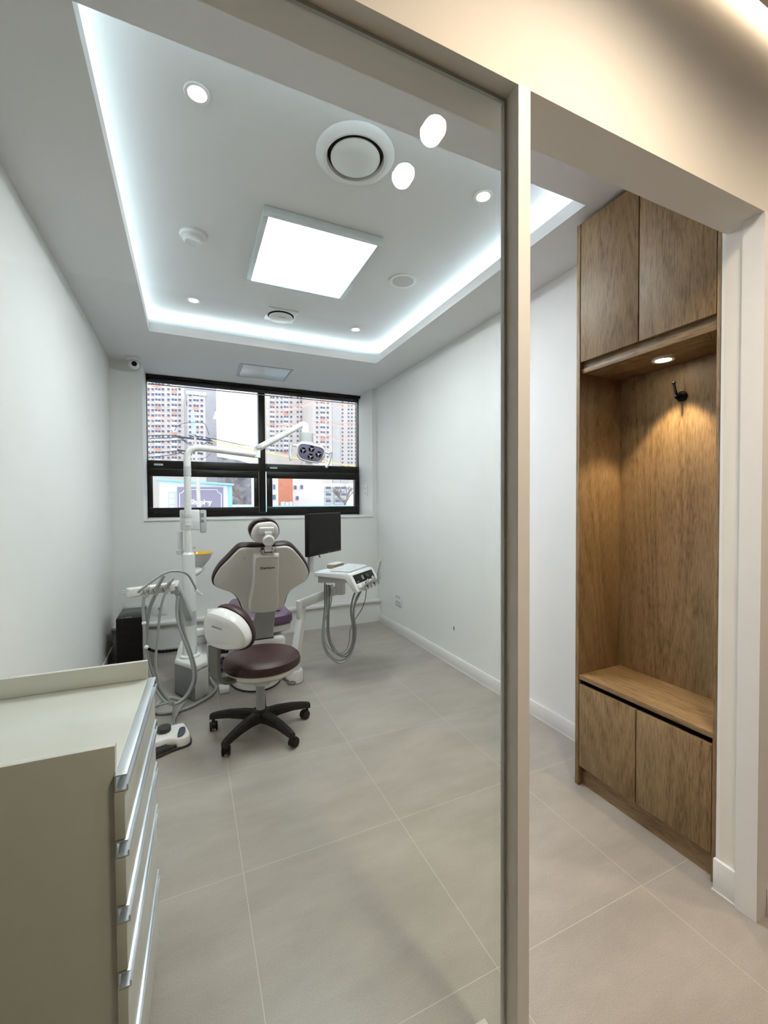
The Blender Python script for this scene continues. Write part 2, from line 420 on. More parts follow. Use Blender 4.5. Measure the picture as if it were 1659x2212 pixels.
# corridor shell
bm = B(); box(bm, (CX0, CY0, HK), (CX1, .638, HK + .05)); box(bm, (CX0, .638, 2.78), (CX1, PY0, 2.83)); box(bm, (CX0, .60, HK + .05), (CX1, .615, 2.80))
cc = struct('ceiling_corridor', bm, CORR)
bm = B(); box(bm, (CX0, .617, HK + .052), (CX1, .634, HK + .064)); struct('light_strip', bm, COVEW, cc)
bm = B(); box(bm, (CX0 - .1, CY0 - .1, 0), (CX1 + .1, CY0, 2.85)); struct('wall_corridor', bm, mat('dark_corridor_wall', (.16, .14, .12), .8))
bm = B(); box(bm, (CX0 - .1, CY0, 0), (CX0, PY1, 2.85)); struct('wall_corridor_left', bm, CORR)
bm = B(); box(bm, (CX1, CY0, 0), (CX1 + .1, PY1, 2.85)); struct('wall_corridor_right', bm, CORR)

# ------------------------------------------------------------------ window
WY = 4.75
WKF = 4.75 / 4.60
def wk(p): return (p[0] * WKF, p[1] + .15, 1.2773 + (p[2] - 1.2773) * WKF)
bm = B()
def wf(x0, z0, x1, z1, y0=WY - .045, y1=WY + .045, bev=.003): box(bm, wk((x0, y0 - .15, z0)), wk((x1, y1 - .15, z1)), bev)
wz0, wzt = 1.1535, 2.4815
wf(-.3535, wz0, -.335, 1.695); wf(1.725, wz0, 1.7615, 1.695); wf(-.3535, 1.6955, -.3485, wzt); wf(1.7565, 1.6955, 1.7615, wzt)
wf(-.335, wz0, 1.725, 1.195); wf(-.348, 2.440, 1.756, wzt)
wf(.659, 1.195, .725, 2.440); wf(-.335, 1.615, .659, 1.695); wf(.725, 1.615, 1.725, 1.695)
win = struct('window_1', bm, BLACKF)
def wb(bm, lo, hi, bev=0, mi=0): box(bm, wk((lo[0], lo[1] - .15, lo[2])), wk((hi[0], hi[1] - .15, hi[2])), bev, mi)
for (x0, x1, g0, g1) in ((-.345, .652, -.309, .605), (.732, 1.752, .789, 1.703)):           # opening sashes of the lower row
    bm = B(); y0, y1 = WY - .075, WY - .046
    wb(bm, (x0, y0, 1.166), (x1, y1, 1.246), .004); wb(bm, (x0, y0, 1.543), (x1, y1, 1.610), .004)
    wb(bm, (x0, y0, 1.2465), (g0, y1, 1.5425), .004); wb(bm, (g1, y0, 1.2465), (x1, y1, 1.5425), .004)
    wb(bm, (x0, y0 + .006, 1.612), (x1, y1, 1.688), .004)
    s = struct('sash', bm, BLACKF, win)
    bm = B(); wb(bm, (g0, WY - .062, 1.246), (g1, WY - .056, 1.543)); struct('pane', bm, WGLASS, s)
for (x0, x1) in ((-.348, .659), (.725, 1.756)):
    bm = B(); wb(bm, (x0, WY + .004, 1.695), (x1, WY + .010, 2.440)); struct('pane', bm, WGLASS, win)
for x, l in ((-.262, 'white maker sticker on the frame at the left lower sash'), (.80, 'white maker sticker on the frame beside the centre mullion')):
    bm = B(); wb(bm, (x - .034, WY - .0705, 1.644), (x + .040, WY - .0695, 1.660)); wb(bm, (x - .028, WY - .0712, 1.6505), (x + .030, WY - .0708, 1.6535), mi=1)
    tag(obj('sticker', bm, [WHITE, GREY]), l, 'sticker', 'stickers on the window frame')
t = thing('roller_blind', 'black roller blind rolled up in its rail above the window', 'blind', (.72, 4.67, 2.46))
bm = B(); box(bm, (-.358, 4.640, 2.494), (1.8185, 4.695, 2.519), .004); obj('rail', bm, BLACKF, t)
bm = B(); tube(bm, [(-.340, 4.670, 2.470), (1.775, 4.670, 2.470)], .021, 20); obj('roll', bm, RUBBER, t)
bm = B(); box(bm, (-.340, 4.682, 2.430), (1.775, 4.690, 2.440), .002); obj('bottom_bar', bm, STEEL, t)

# ------------------------------------------------------------------ ceiling fittings
ZU = HU - .0005
t = thing('panel_light', 'large square white glowing ceiling panel light', 'ceiling light', (.64, 2.42, 2.64))
px0, px1, py0, py1 = .335, .952, 2.075, 2.762
bm = B()
for a, b in (((px0, py0), (px1, py0 + .028)), ((px0, py1 - .028), (px1, py1)), ((px0, py0 + .0281), (px0 + .028, py1 - .0281)), ((px1 - .028, py0 + .0281), (px1, py1 - .0281))):
    box(bm, (*a, 2.642), (*b, ZU), .004)
obj('frame', bm, mat('lamp_frame', (.62, .66, .66), .35, metal=.2), t)
bm = B(); box(bm, (px0 + .029, py0 + .029, 2.650), (px1 - .029, py1 - .029, 2.672)); obj('diffuser', bm, PANELW, t)
def downlight(x, y, z, r, label, group, lens=SPOTW, first=[None]):
    t = thing('downlight', label, 'downlight', (x, y, z), group=group)
    bm = B(); lathe(bm, [(r, 0), (r * 1.02, -.003), (r * .98, -.006), (r * .74, -.005), (r * .66, -.001), (r * .66, 0)], (x, y, z)); obj('trim_ring', bm, TRIM, t)
    bm = B(); lathe(bm, [(0, -.0015), (r * .64, -.0018), (r * .64, -.0005), (0, -.0005)], (x, y, z)); obj('lens', bm, lens, t)
    return t
for x, y, l in ((.043, 1.612, 'lit round downlight in the tray, nearest the glass on the left'), (1.241, 1.612, 'lit round downlight in the tray, right of the large air diffuser'),
                (.044, 3.235, 'lit small round downlight in the tray corner above the camera and surgical column'), (1.236, 3.248, 'lit small round downlight in the tray corner by the right wall and window')):
    downlight(x, y, ZU, .042, l, 'recessed downlights in the ceiling tray')
t = thing('air_diffuser', 'large round white air diffuser with a dark ring gap and domed centre', 'air vent', (.625, 1.64, ZU))
bm = B(); c = (.627, 1.637, ZU)
lathe(bm, [(.158, 0), (.158, -.004), (.150, -.014), (.128, -.022), (.116, -.018), (.112, 0)], c, 56); obj('outer_ring', bm, WHITE, t)
bm = B(); lathe(bm, [(0, -.002), (.1115, -.002), (.1115, -.0005), (0, -.0005)], c, 48); obj('throat', bm, DARKGAP, t)
bm = B(); lathe(bm, [(0, -.030), (.05, -.029), (.085, -.024), (.099, -.016), (.099, -.012), (0, -.008)], c, 48); obj('centre_disc', bm, WHITE, t)
t = thing('smoke_detector', 'small round white smoke detector with stepped body', 'smoke detector', (.036, 2.45, ZU))
bm = B(); c = (.036, 2.455, ZU); lathe(bm, [(.064, 0), (.066, -.010), (.062, -.018), (.050, -.020)], c); lathe(bm, [(.050, -.020), (0, -.020)], c); obj('base', bm, WHITE, t)
bm = B(); lathe(bm, [(.048, -.0205), (.049, -.034), (.040, -.042), (.036, -.040), (0, -.041)], c); obj('sensor_cap', bm, WHITE, t)
t = thing('ceiling_speaker', 'flat round white ceiling speaker with a grey mesh centre', 'speaker', (1.24, 2.42, ZU))
bm = B(); c = (1.243, 2.428, ZU); lathe(bm, [(.088, 0), (.088, -.004), (.080, -.006), (.066, -.004), (.064, 0)], c, 40); obj('rim', bm, WHITE, t)
bm = B(); lathe(bm, [(0, -.003), (.0635, -.003), (.0635, -.0005), (0, -.0005)], c, 40); obj('grille', bm, mat('speaker_mesh', (.55, .54, .52), .7, bump=.4, bscale=900), t)
t = thing('exhaust_vent', 'square white ceiling exhaust vent with a round disc cover', 'air vent', (.63, 3.22, ZU))
bm = B(); box(bm, (.528, 3.115, ZU - .012), (.742, 3.330, ZU), .004); obj('plate', bm, WHITE, t)
bm = B(); c = (.635, 3.222, ZU - .0125); lathe(bm, [(0, -.001), (.094, -.001), (.094, 0), (0, 0)], c, 40); obj('gap_ring', bm, DARKGAP, t)
bm = B(); lathe(bm, [(0, -.026), (.070, -.025), (.086, -.018), (.087, -.008), (0, -.006)], c, 40); obj('disc_cover', bm, WHITE, t)
bm = B(); box(bm, (.61, 3.17, ZU - .0395), (.66, 3.178, ZU - .039)); obj('slot', bm, GREY, t)
t = thing('access_hatch', 'white rectangular ceiling access hatch in front of the window', 'access hatch', (.66, 4.18, HC))
bm = B(); hx0, hx1, hy0, hy1 = .430, .896, 3.975, 4.385
for a, b in (((hx0, hy0), (hx1, hy0 + .016)), ((hx0, hy1 - .016), (hx1, hy1)), ((hx0, hy0 + .0161), (hx0 + .016, hy1 - .0161)), ((hx1 - .016, hy0 + .0161), (hx1, hy1 - .0161))):
    box(bm, (*a, HC - .006), (*b, HC - .0005), .001)
obj('frame', bm, mat('hatch_frame', (.50, .50, .54), .4), t)
bm = B(); box(bm, (hx0 + .0165, hy0 + .0165, HC - .0018), (hx1 - .0165, hy1 - .0165, HC - .0005)); obj('shadow_gap', bm, PANELG, t)
bm = B(); box(bm, (hx0 + .021, hy0 + .021, HC - .0055), (hx1 - .021, hy1 - .021, HC - .002), .001); box(bm, (.62, hy0 + .05, HC - .0065), (.632, hy0 + .058, HC - .0056)); box(bm, (.70, hy0 + .05, HC - .0065), (.712, hy0 + .058, HC - .0056)); obj('panel', bm, WHITE, t)
t = thing('security_camera', 'small white dome camera in the ceiling corner left of the window', 'security camera', (-.42, 4.2, HC))
bm = B(); c = (-.415, 4.21, HC - .0005); lathe(bm, [(.058, 0), (.058, -.016), (.050, -.024), (0, -.025)], c); obj('mount', bm, WHITE, t)
bm = B(); c2 = Vector((-.413, 4.205, HC - .052)); bmesh.ops.create_uvsphere(bm, u_segments=24, v_segments=14, radius=.042, matrix=Matrix.Translation(c2)); obj('ball_housing', bm, WHITE, t)
d = (Vector((.10, .6, 1.9)) - c2).normalized(); M = frame_m(c2 + d * .033, d.orthogonal(), d.cross(d.orthogonal()))
bm = B(); lathe(bm, [(.020, .004), (.020, .010), (.016, .012), (0, .012)], mtx=M); obj('lens', bm, BLACKG, t)
for i, (x, y) in enumerate(((.792, .165), (.790, -.060))):
    downlight(x, y, HK - .0005, .048, ('corridor downlight nearest the glass partition', 'second corridor downlight back from the glass partition')[i], 'corridor downlights', SPOTC)
downlight(2.05, .10, HK - .0005, .048, 'added unseen corridor downlight brightening the wall right of the doorway', 'corridor downlights', SPOTC)  # added out of view to brighten the right end of the header wall

# ------------------------------------------------------------------ switches, sockets
def plate(name, label, cat, group, p, nrm, w, h, kind):
    """wall plate centred at p facing nrm"""
    n = Vector(nrm); xa = Vector((0, 0, 1)).cross(n)
    M = frame_m(p, xa, (0, 0, 1))
    t = thing(name, label, cat, p, group=group)
    bm = B(); box(bm, (-w / 2, -h / 2, .0006), (w / 2, h / 2, .009), .003); obj('cover_plate', bm, WHITE, t, mtx=M)
    for x, y in kind:
        bm = B(); lathe(bm, [(0, .0092), (.015, .0092), (.0175, .0112), (.019, .0112), (.019, .0092)], (x, y, 0), 24)
        s = obj('socket', bm, LGREY, t, mtx=M)
        bm = B(); lathe(bm, [(0, .0096), (.0030, .0096)], (x - .008, y, 0), 8); lathe(bm, [(0, .0096), (.0030, .0096)], (x + .008, y, 0), 8); obj('pin_hole', bm, BLACK, s, mtx=M)
    return t
plate('power_outlet', 'white four socket power outlet low on the right wall', 'power outlet', None, (XR, 3.765, .325), (-1, 0, 0), .118, .118, [(-.026, .026), (.026, .026), (-.026, -.026), (.026, -.026)])
plate('power_outlet', 'white two socket outlet on the right window reveal', 'power outlet', None, (RX1, 4.475, 1.42), (-1, 0, 0), .07, .12, [(0, .026), (0, -.026)])
t = thing('blind_switch', 'slim white wall plate on the left window reveal', 'switch', (RX0, 4.47, 1.41))
M = frame_m((RX0, 4.47, 1.415), (0, 1, 0), (0, 0, 1))
bm = B(); box(bm, (-.03, -.06, .0006), (.03, .06, .009), .003); obj('cover_plate', bm, WHITE, t, mtx=M)
bm = B(); box(bm, (-.012, -.045, .0092), (.012, .045, .0115), .001); obj('rocker', bm, LGREY, t, mtx=M)
t = thing('network_outlet', 'white network wall plate low behind the column, above the ledge', 'outlet', (-.254, YF, .34))
M = frame_m((-.254, YF, .345), (1, 0, 0), (0, 0, 1))
bm = B(); box(bm, (-.058, -.058, .0006), (.058, .058, .009), .003); obj('cover_plate', bm, WHITE, t, mtx=M)
bm = B(); box(bm, (-.012, -.012, .0092), (.012, .012, .0105)); obj('jack', bm, GREY, t, mtx=M)
t = thing('power_strip', 'white wall power strip behind the black computer tower', 'power strip', (-.42, YF, .385))
M = frame_m((-.42, YF, .385), (1, 0, 0), (0, 0, 1))
bm = B(); box(bm, (-.10, -.022, .0006), (.085, .022, .022), .004); obj('body', bm, WHITE, t, mtx=M)
bm = B(); lathe(bm, [(0, .0222), (.015, .0222), (.015, .024), (.012, .024)], (.05, 0, 0), 20); obj('socket', bm, LGREY, t, mtx=M)
bm = B(); M = frame_m((XR, 2.795, .298), (0, -1, 0), (0, 0, 1)); box(bm, (-.006, -.014, .0006), (.006, .014, .006), .001, mtx=M)
tag(obj('cord_clip', bm, GREY), 'tiny dark clip stuck on the bare right wall', 'clip')

# ------------------------------------------------------------------ oak hall cabinet with niche
KX, KY0, KY1, KB, KT = 1.580, .813, 1.389, 1.862, HC - .003
T = .018
t = thing('hall_cabinet', 'tall oak cabinet with a lit coat niche and a bench, by the doorway', 'cabinet', (1.72, 1.10, 0))
bm = B(); box(bm, (KX, KY1 - T, .001), (KB, KY1, KT - .02), .001); obj('side_panel', bm, WOOD, t)
bm = B(); box(bm, (KX, KY0, .001), (KB, KY0 + T, KT - .02), .001); obj('side_panel', bm, WOOD, t)
yi0, yi1 = KY0 + T + .0005, KY1 - T - .0005
bm = B(); box(bm, (KB - .014, yi0, .505), (KB, yi1, 1.845)); obj('back_panel', bm, WOOD3, t)
bm = B(); box(bm, (KX + .012, yi0, 1.8455), (KB, yi1, 1.866), .001); obj('shelf', bm, WOODH, t)
bm = B(); box(bm, (KX + .022, yi0, 1.8665), (KX + .036, yi1, 1.897)); obj('finger_rail', bm, WOODH, t)
bm = B(); box(bm, (KX + .002, yi0, .484), (KB, yi1, .5045), .0015); obj('bench_top', bm, WOODH, t)
bm = B(); box(bm, (KX + .02, yi0, .452), (KX + .03, yi1, .4835)); obj('finger_gap', bm, DARKGAP, t)  # black strip, shade under the bench put into its colour
bm = B(); box(bm, (KX + .026, yi0, .001), (KX + .042, yi1, .094)); obj('plinth', bm, WOODH, t)
bm = B(); box(bm, (KX + .020, yi0, 2.472), (KB, yi1, KT - .02)); obj('top_filler', bm, WOODH, t)
ym = 1.101
for z0, z1 in ((1.898, 2.471), (.0945, .4515)):
    bm = B(); box(bm, (KX + .0205, yi0, z0), (KX + .0225, yi1, z1)); obj('door_gap_shade', bm, DARKGAP, t)  # black sheet close behind the doors, paints the shade in their gaps
for z0, z1 in ((1.895, 2.500), (.092, .462)):
    for a, b, w in ((yi0 + .0025, ym - .0025, WOOD2), (ym + .0025, yi1 - .0025, WOOD3)):
        bm = B(); box(bm, (KX + .001, a, z0), (KX + .019, b, z1), .0008); obj('door', bm, w, t)
downlight(1.725, 1.097, 1.845, .040, 'small lit downlight under the shelf of the oak coat niche', 'niche downlight', SPOTN)
t = thing('coat_hook', 'black metal double coat hook on the oak niche back', 'coat hook', (1.85, 1.096, 1.70))
hk = Vector((KB - .0145, 1.096, 1.71)); M = frame_m(hk, (0, -1, 0), (0, 0, 1))
bm = B(); lathe(bm, [(.021, .0005), (.021, .005), (.016, .009), (.009, .012), (.008, .02), (0, .021)], mtx=M); obj('rosette', bm, BLACK, t)
bm = B(); tube(bm, [(0, 0, .018), (0, .002, .032), (0, .012, .042), (0, .030, .050), (0, .046, .056)], .0052, 10, sm=4); lathe(bm, [(0, 0), (.006, .001), (.0075, .006), (.005, .011), (0, .012)], mtx=Matrix.Translation((0, .044, .055)) @ Matrix.Rotation(R(-75), 4, 'X')); obj('upper_prong', bm, BLACK, t, mtx=M)
bm = B(); tube(bm, [(0, -.004, .016), (0, -.012, .026), (0, -.010, .038), (0, -.003, .043)], .005, 10, sm=4); obj('lower_prong', bm, BLACK, t, mtx=M)

# ------------------------------------------------------------------ drawer unit by the glass
A2 = R(-2.1)
t = thing('drawer_unit', 'low cream cabinet with aluminium handled drawers, against the glass', 'drawer cabinet', (-.1265, .884, 0), A2)
MD = Matrix.Translation((-.1265, .884, 0)) @ Matrix.Rotation(A2, 4, 'Z')   # local x out of the drawers, y along
LD, XB = .452, -.455
bm = B(); box(bm, (XB, .0, .0), (0, .016, .848), .0015); obj('end_panel', bm, CREAMP, t, mtx=MD)
bm = B(); box(bm, (XB, LD - .016, .0), (0, LD, .779), .001); box(bm, (XB, .0165, .05), (-.02, LD - .0165, .07)); box(bm, (XB, .0165, .07), (XB + .012, LD - .0165, .779)); obj('carcass', bm, CREAMP, t, mtx=MD)
bm = B(); box(bm, (XB, .0165, .780), (.0, LD, .800), .001); obj('worktop', bm, CREAMW, t, mtx=MD)
bm = B(); box(bm, (XB, LD - .012, .8005), (0, LD, .850), .0015); obj('upstand', bm, CREAMW, t, mtx=MD)
bm = B(); box(bm, (XB + .03, .0165, .0), (-.05, LD - .0165, .0495)); obj('plinth', bm, DARKGAP, t, mtx=MD)
tops = (.799, .680, .561, .442, .256, .06)
for k in range(5):
    zt = tops[k]; zb = tops[k + 1] + .003
    bm = B(); box(bm, (-.001, -.010, zb), (.0155, LD, zt - .031), .001); d = obj('drawer', bm, CREAMP, t, mtx=MD)
    bm = B()   # C-shaped grip profile
    box(bm, (0, -.010, zt - .0025), (.019, LD, zt), .0005); box(bm, (0, -.010, zt - .030), (.0025, LD, zt - .0026)); box(bm, (.0026, -.010, zt - .030), (.021, LD, zt - .0275), .0005); box(bm, (.019, -.010, zt - .0274), (.021, LD, zt - .019))
    obj('grip_profile', bm, ALU, d, mtx=MD)
# ------------------------------------------------------------------ dental chair
t = chair = thing('dental_chair', 'purple dental treatment chair seen from behind with winged cream backrest', 'dental chair', (.46, 3.25, 0))
Pb = Vector((.45, 2.925, .56)); Pt = Vector((.45, 2.655, 1.02)); up = (Pt - Pb).normalized(); rt = Vector((1, 0, 0)); nb = up.cross(rt) * -1   # nb points to the rear (toward -Y, down)
nb = rt.cross(up); nb = -nb if nb.y > 0 else nb
def bk(x, y):   # survey px on the backrest plane -> local 2D
    P = onplane(x, y, Pb, nb) - Pb
    return Vector((P.dot(rt), P.dot(up)))
def z5(px, py, x0=420, y0=1100, s=5.925): return (x0 + px / s, y0 + py / s)
out = [(845, 470), (700, 476), (610, 485), (555, 508), (500, 560), (420, 650), (320, 762), (262, 850), (230, 920), (222, 970), (240, 1020), (290, 1050), (380, 1075), (460, 1095), (520, 1140), (560, 1200), (585, 1262), (612, 1302), (665, 1330), (760, 1340), (900, 1334), (1060, 1305), (1122, 1280), (1165, 1230), (1188, 1150), (1215, 1092), (1252, 1047), (1330, 1002), (1420, 960), (1465, 915), (1488, 860), (1485, 800), (1450, 720), (1395, 635), (1325, 548), (1270, 490), (1210, 460), (1140, 452), (1000, 464)]
O = closed_smooth([bk(*z5(*q)) for q in out], 3)
def mb(x, y, w):   # w>0 toward the rear; the wings wrap gently forward
    return Pb + rt * x + up * y + nb * (w - .30 * (x - .0) ** 2)
bm = B(); layers(bm, [(inset(O, .035), -.075), (inset(O, .018), -.068), (inset(O, .005), -.050), (O, -.030), (inset(O, .001), -.012), (inset(O, .005), -.004)], mb); obj('backrest_cushion', bm, PIPING, t)
Oi = inset(O, .0125)
bm = B(); layers(bm, [(Oi, -.0035), (Oi, .006), (inset(O, .017), .011), (inset(O, .045), .016), (inset(O, .075), .018)], mb); obj('backrest_shell', bm, SHELL, t)
sp = [(800, 535), (925, 530), (1040, 530), (1078, 545), (1083, 620), (1078, 760), (1068, 880), (1070, 1000), (1080, 1100), (1072, 1200), (1050, 1240), (980, 1262), (850, 1275), (740, 1270), (690, 1255), (680, 1180), (700, 1080), (720, 980), (735, 860), (738, 740), (742, 620), (755, 555)]
S = closed_smooth([bk(*z5(*q)) for q in sp], 3)
def mbf(x, y, w): return Pb + rt * x + up * y + nb * w
bm = B(); layers(bm, [(S, .002), (inset(S, .001), .028), (inset(S, .006), .043), (inset(S, .013), .049), (inset(S, .021), .050)], mbf); obj('spine_cover', bm, SHELL, t)
c = bk(*z5(922, 687)); wm = (bk(*z5(1008, 687)) - bk(*z5(838, 687))).length
text('lettering', 'Dentium', .027, BLACK, t, frame_m(mbf(c.x, c.y, .0505), rt, up), .0002, .92, .0006)
# headrest
hr = [(870, 128), (940, 122), (1010, 140), (1060, 180), (1088, 240), (1094, 300), (1075, 350), (1035, 398), (985, 427), (880, 442), (820, 435), (760, 405), (722, 360), (698, 300), (697, 248), (725, 195), (785, 148)]
Ph = Vector((.43, 2.605, 1.10)); uh = Vector((0, -.12, .99)).normalized(); nh = Vector((0, -.99, -.12)).normalized(); rh = Vector((1, 0, 0))
def hk2(x, y):
    P = onplane(x, y, Ph, nh) - Ph; return Vector((P.dot(rh), P.dot(uh)))
H = closed_smooth([hk2(*z5(*q)) for q in hr], 4)
def mh(x, y, w): return Ph + rh * x + uh * y + nh * w
bm = B(); layers(bm, [(inset(H, .025), -.075), (inset(H, .008), -.066), (H, -.045), (H, -.015), (inset(H, .003), -.002)], mh); obj('headrest_cushion', bm, PIPING, t)
hi = [(900, 165), (980, 160), (1035, 185), (1068, 235), (1078, 295), (1062, 345), (1025, 390), (975, 415), (880, 428), (800, 420), (745, 385), (722, 335), (735, 275), (765, 220), (815, 178)]
HI = closed_smooth([hk2(*z5(*q)) for q in hi], 4)
bm = B(); layers(bm, [(HI, -.0015), (HI, .006), (inset(HI, .006), .012), (inset(HI, .02), .016)], mh); obj('headrest_shell', bm, SHELL, t)
bm = B()
a = hk2(*z5(918, 262)); M = frame_m(mh(a.x, a.y, .0), rh, uh)
box(bm, (-.046, -.022, .0165), (.046, .020, .030), .009, seg=3, mtx=M); obj('headrest_bracket', bm, WHITEG, t)
bm = B(); a = hk2(*z5(930, 275)); b = hk2(*z5(935, 385)); c = hk2(*z5(930, 525))
box(bm, (a.x - .021, b.y, .031), (a.x + .021, a.y, .045), .004); box(bm, (b.x - .020, c.y, .028), (b.x + .020, b.y, .040), .004); lathe(bm, [(0, .056), (.026, .056), (.034, .050), (.0355, .034), (0, .03)], (b.x, b.y, 0), 30)
bmesh.ops.transform(bm, matrix=frame_m(Ph, rh, uh), verts=bm.verts); obj('headrest_joint', bm, WHITEG, t)
bm = B(); a = bk(*z5(925, 505)); M = frame_m(mbf(a.x, a.y, 0), rt, up)
for s in (-1, 1): box(bm, (s * .030 - .008, -.016, .006), (s * .030 + .008, .020, .040), .003, mtx=M)
box(bm, (-.030, -.034, .0325), (.030, -.005, .040), .003, mtx=M); obj('hinge', bm, STEEL, t)
# silver link plate under the backrest
P1 = [Vector((.452, 2.895, .607)), Vector((.452, 2.910, .575)), Vector((.452, 2.945, .52)), Vector((.452, 2.98, .46)), Vector((.452, 3.008, .40)), Vector((.452, 3.016, .355))]
P1 = smooth_path(P1, 4); bm = B(); rows = []
for i, p in enumerate(P1):
    tt = (P1[min(i + 1, len(P1) - 1)] - P1[max(i - 1, 0)]).normalized(); n = Vector((0, tt.z, -tt.y)); n = n if n.y < 0 else -n
    w = .068
    rows.append([bm.verts.new(p + Vector((x, 0, 0)) + n * o) for x, o in ((-w, .004), (-w + .006, .011), (w - .006, .011), (w, .004), (w, -.006), (-w, -.006))])
for a, b in zip(rows, rows[1:]):
    for j in range(6): bm.faces.new((a[j], a[(j + 1) % 6], b[(j + 1) % 6], b[j]))
bm.faces.new(rows[0]); bm.faces.new(rows[-1][::-1]); obj('link_plate', bm, SILVER, t)
bm = B(); box(bm, (.452 - .070, 3.006, .343), (.452 + .070, 3.03, .352), .002); obj('link_edge', bm, BLACK, t)
# seat and leg rest
seat = [(-.215, 0), (-.225, .06), (-.222, .22), (-.205, .42), (-.185, .62), (-.165, .80), (-.12, .84), (.12, .84), (.165, .80), (.185, .62), (.205, .42), (.222, .22), (.225, .06), (.215, 0), (.12, -.025), (-.12, -.025)]
SO = closed_smooth([Vector(q) for q in seat], 3)
def ms(x, y, w):
    dip = -.012 * math.exp(-((y - .2) / .25) ** 2) - (.05 * max(0, (y - .45)) / .4)
    return Vector((.445 + x + y * .03, 3.075 + y, .415 + w + dip + .25 * x * x))
bm = B(); layers(bm, [(inset(SO, .02), .0), (inset(SO, .004), .008), (SO, .03), (inset(SO, .004), .062), (inset(SO, .018), .078), (inset(SO, .05), .086), (inset(SO, .10), .088)], ms); obj('seat_cushion', bm, PURPLE, t)
bm = B(); layers(bm, [(inset(SO, .05), -.06), (inset(SO, .02), -.045), (inset(SO, .012), -.006), (inset(SO, .02), -.001)], ms); obj('seat_shell', bm, WHITEG, t)
bm = B(); box(bm, (.30, 3.04, .235), (.615, 3.60, .338), .03, seg=4); obj('lift_cover', bm, WHITEG, t)
bm = B(); box(bm, (.36, 3.10, .105), (.56, 3.46, .234), .02, seg=3); obj('lift_column', bm, LGREY, t)
bm = B()
bp_ = [Vector((.425 + .178 * math.cos(a), 3.215 + .243 * math.sin(a))) for a in [2 * PI * i / 48 for i in range(48)]]
layers(bm, [(bp_, .012), (inset(bp_, .004), .055), (inset(bp_, .016), .085), (inset(bp_, .05), .100), (inset(bp_, .10), .1045)], lambda x, y, w: Vector((x, y, w))); obj('base_plate', bm, WHITEG, t)
bm = B(); layers(bm, [(inset(bp_, -.003), .001), (inset(bp_, -.003), .0115)], lambda x, y, w: Vector((x, y, w))); obj('rubber_skirt', bm, RUBBER, t)
bm = B(); box(bm, (.108, 3.20, .27), (.178, 3.42, .500), .006); obj('armrest_post', bm, WHITE, t)
bm = B(); box(bm, (.1085, 3.44, .315), (.275, 3.50, .40), .004); obj('armrest_bracket', bm, LGREY, t)

# ------------------------------------------------------------------ delivery unit (right of the chair)
t = dlv = thing('delivery_unit', 'dentist instrument tray on a jointed white arm with hanging grey hoses', 'instrument unit', (.655, 3.045, 0))
A = Vector((.789, 2.922, 0)); MT = Matrix.Translation(A) @ Matrix.Rotation(R(-48), 4, 'Z')
bm = B(); lathe(bm, [(0, .004), (.060, .004), (.060, .075), (.055, .085), (.045, .088), (.038, .086), (.038, .15), (0, .15)], (.672, 3.045, 0), 36); obj('floor_socket', bm, WHITE, t)
bm = B(); lathe(bm, [(0, .001), (.0615, .001), (.0615, .0035), (0, .0035)], (.672, 3.045, 0), 36); obj('floor_ring', bm, RUBBER, t)
pj = Vector((.742, 3.12, 0))
bm = B(); bar(bm, (.673, 3.05, .135), (.742, 3.12, .425), .052, .062, .008); obj('lower_arm', bm, WHITE, t)
bm = B(); lathe(bm, [(0, .4262), (.034, .4262), (.034, .560), (0, .560)], pj, 28); lathe(bm, [(.0343, .450), (.0348, .4515), (.0343, .453)], pj, 28); obj('arm_post', bm, WHITE, t)
bm = B(); bar(bm, (.742, 3.12, .535), (.985, 2.955, .655), .055, .062, .006); obj('upper_arm', bm, WHITE, t)
bm = B(); lathe(bm, [(0, .62), (.038, .62), (.038, .7185), (0, .7185)], (.990, 2.950, 0), 28); obj('tray_bearing', bm, WHITE, t)
prof = [(0, .768), (.003, .797), (.268, .797), (.281, .795), (.345, .684), (.325, .672), (.300, .690), (.250, .768)]
def side(poly, y0, y1, bev=.0, mi=0, b=None):   # polygon in local x-z extruded along local y
    b = b or B(); M = Matrix(((1, 0, 0, 0), (0, 0, 1, 0), (0, 1, 0, 0), (0, 0, 0, 1)))
    prism(b, [(x, z) for x, z in poly], y0, y1, bev, mi, M); return b
bm = side(prof, 0, .365, .004); obj('tray_body', bm, WHITE, t, mtx=MT)
bm = side([(.018, .7195), (.018, .7675), (.250, .7675), (.297, .692), (.285, .70), (.262, .735), (.245, .735)], .02, .345, .003); obj('tray_underside', bm, LGREY, t, mtx=MT)
bm = B(); box(bm, (.012, .012, .7975), (.255, .353, .801), .0012); obj('tray_mat', bm, mat('pale_blue_mat', (.60, .66, .72), .4), t, mtx=MT)
sl = Vector((.345 - .281, 0, .684 - .795)).normalized(); M = MT @ frame_m((.2815, 0, .7955), (0, 1, 0), tuple(-sl))
bm = B(); box(bm, (.03, -.075, .0002), (.330, -.012, .0022), .0008); p = obj('control_panel', bm, BLACK, t, mtx=M)
bm = B(); box(bm, (.135, -.060, .0024), (.165, -.030, .003)); obj('display', bm, GREY, p, mtx=M)
bm = B(); box(bm, (.172, -.056, .0024), (.232, -.030, .010), .003); obj('handpiece_rest', bm, BLACKG, p, mtx=M)
bm = B(); box(bm, (.045, -.068, .0024), (.075, -.062, .0026)); obj('small_print', bm, GREY, p, mtx=M)
bm = B(); box(bm, (.02, -.112, .0002), (.342, -.084, .02), .003); hl = obj('holder_rail', bm, WHITE, t, mtx=M)
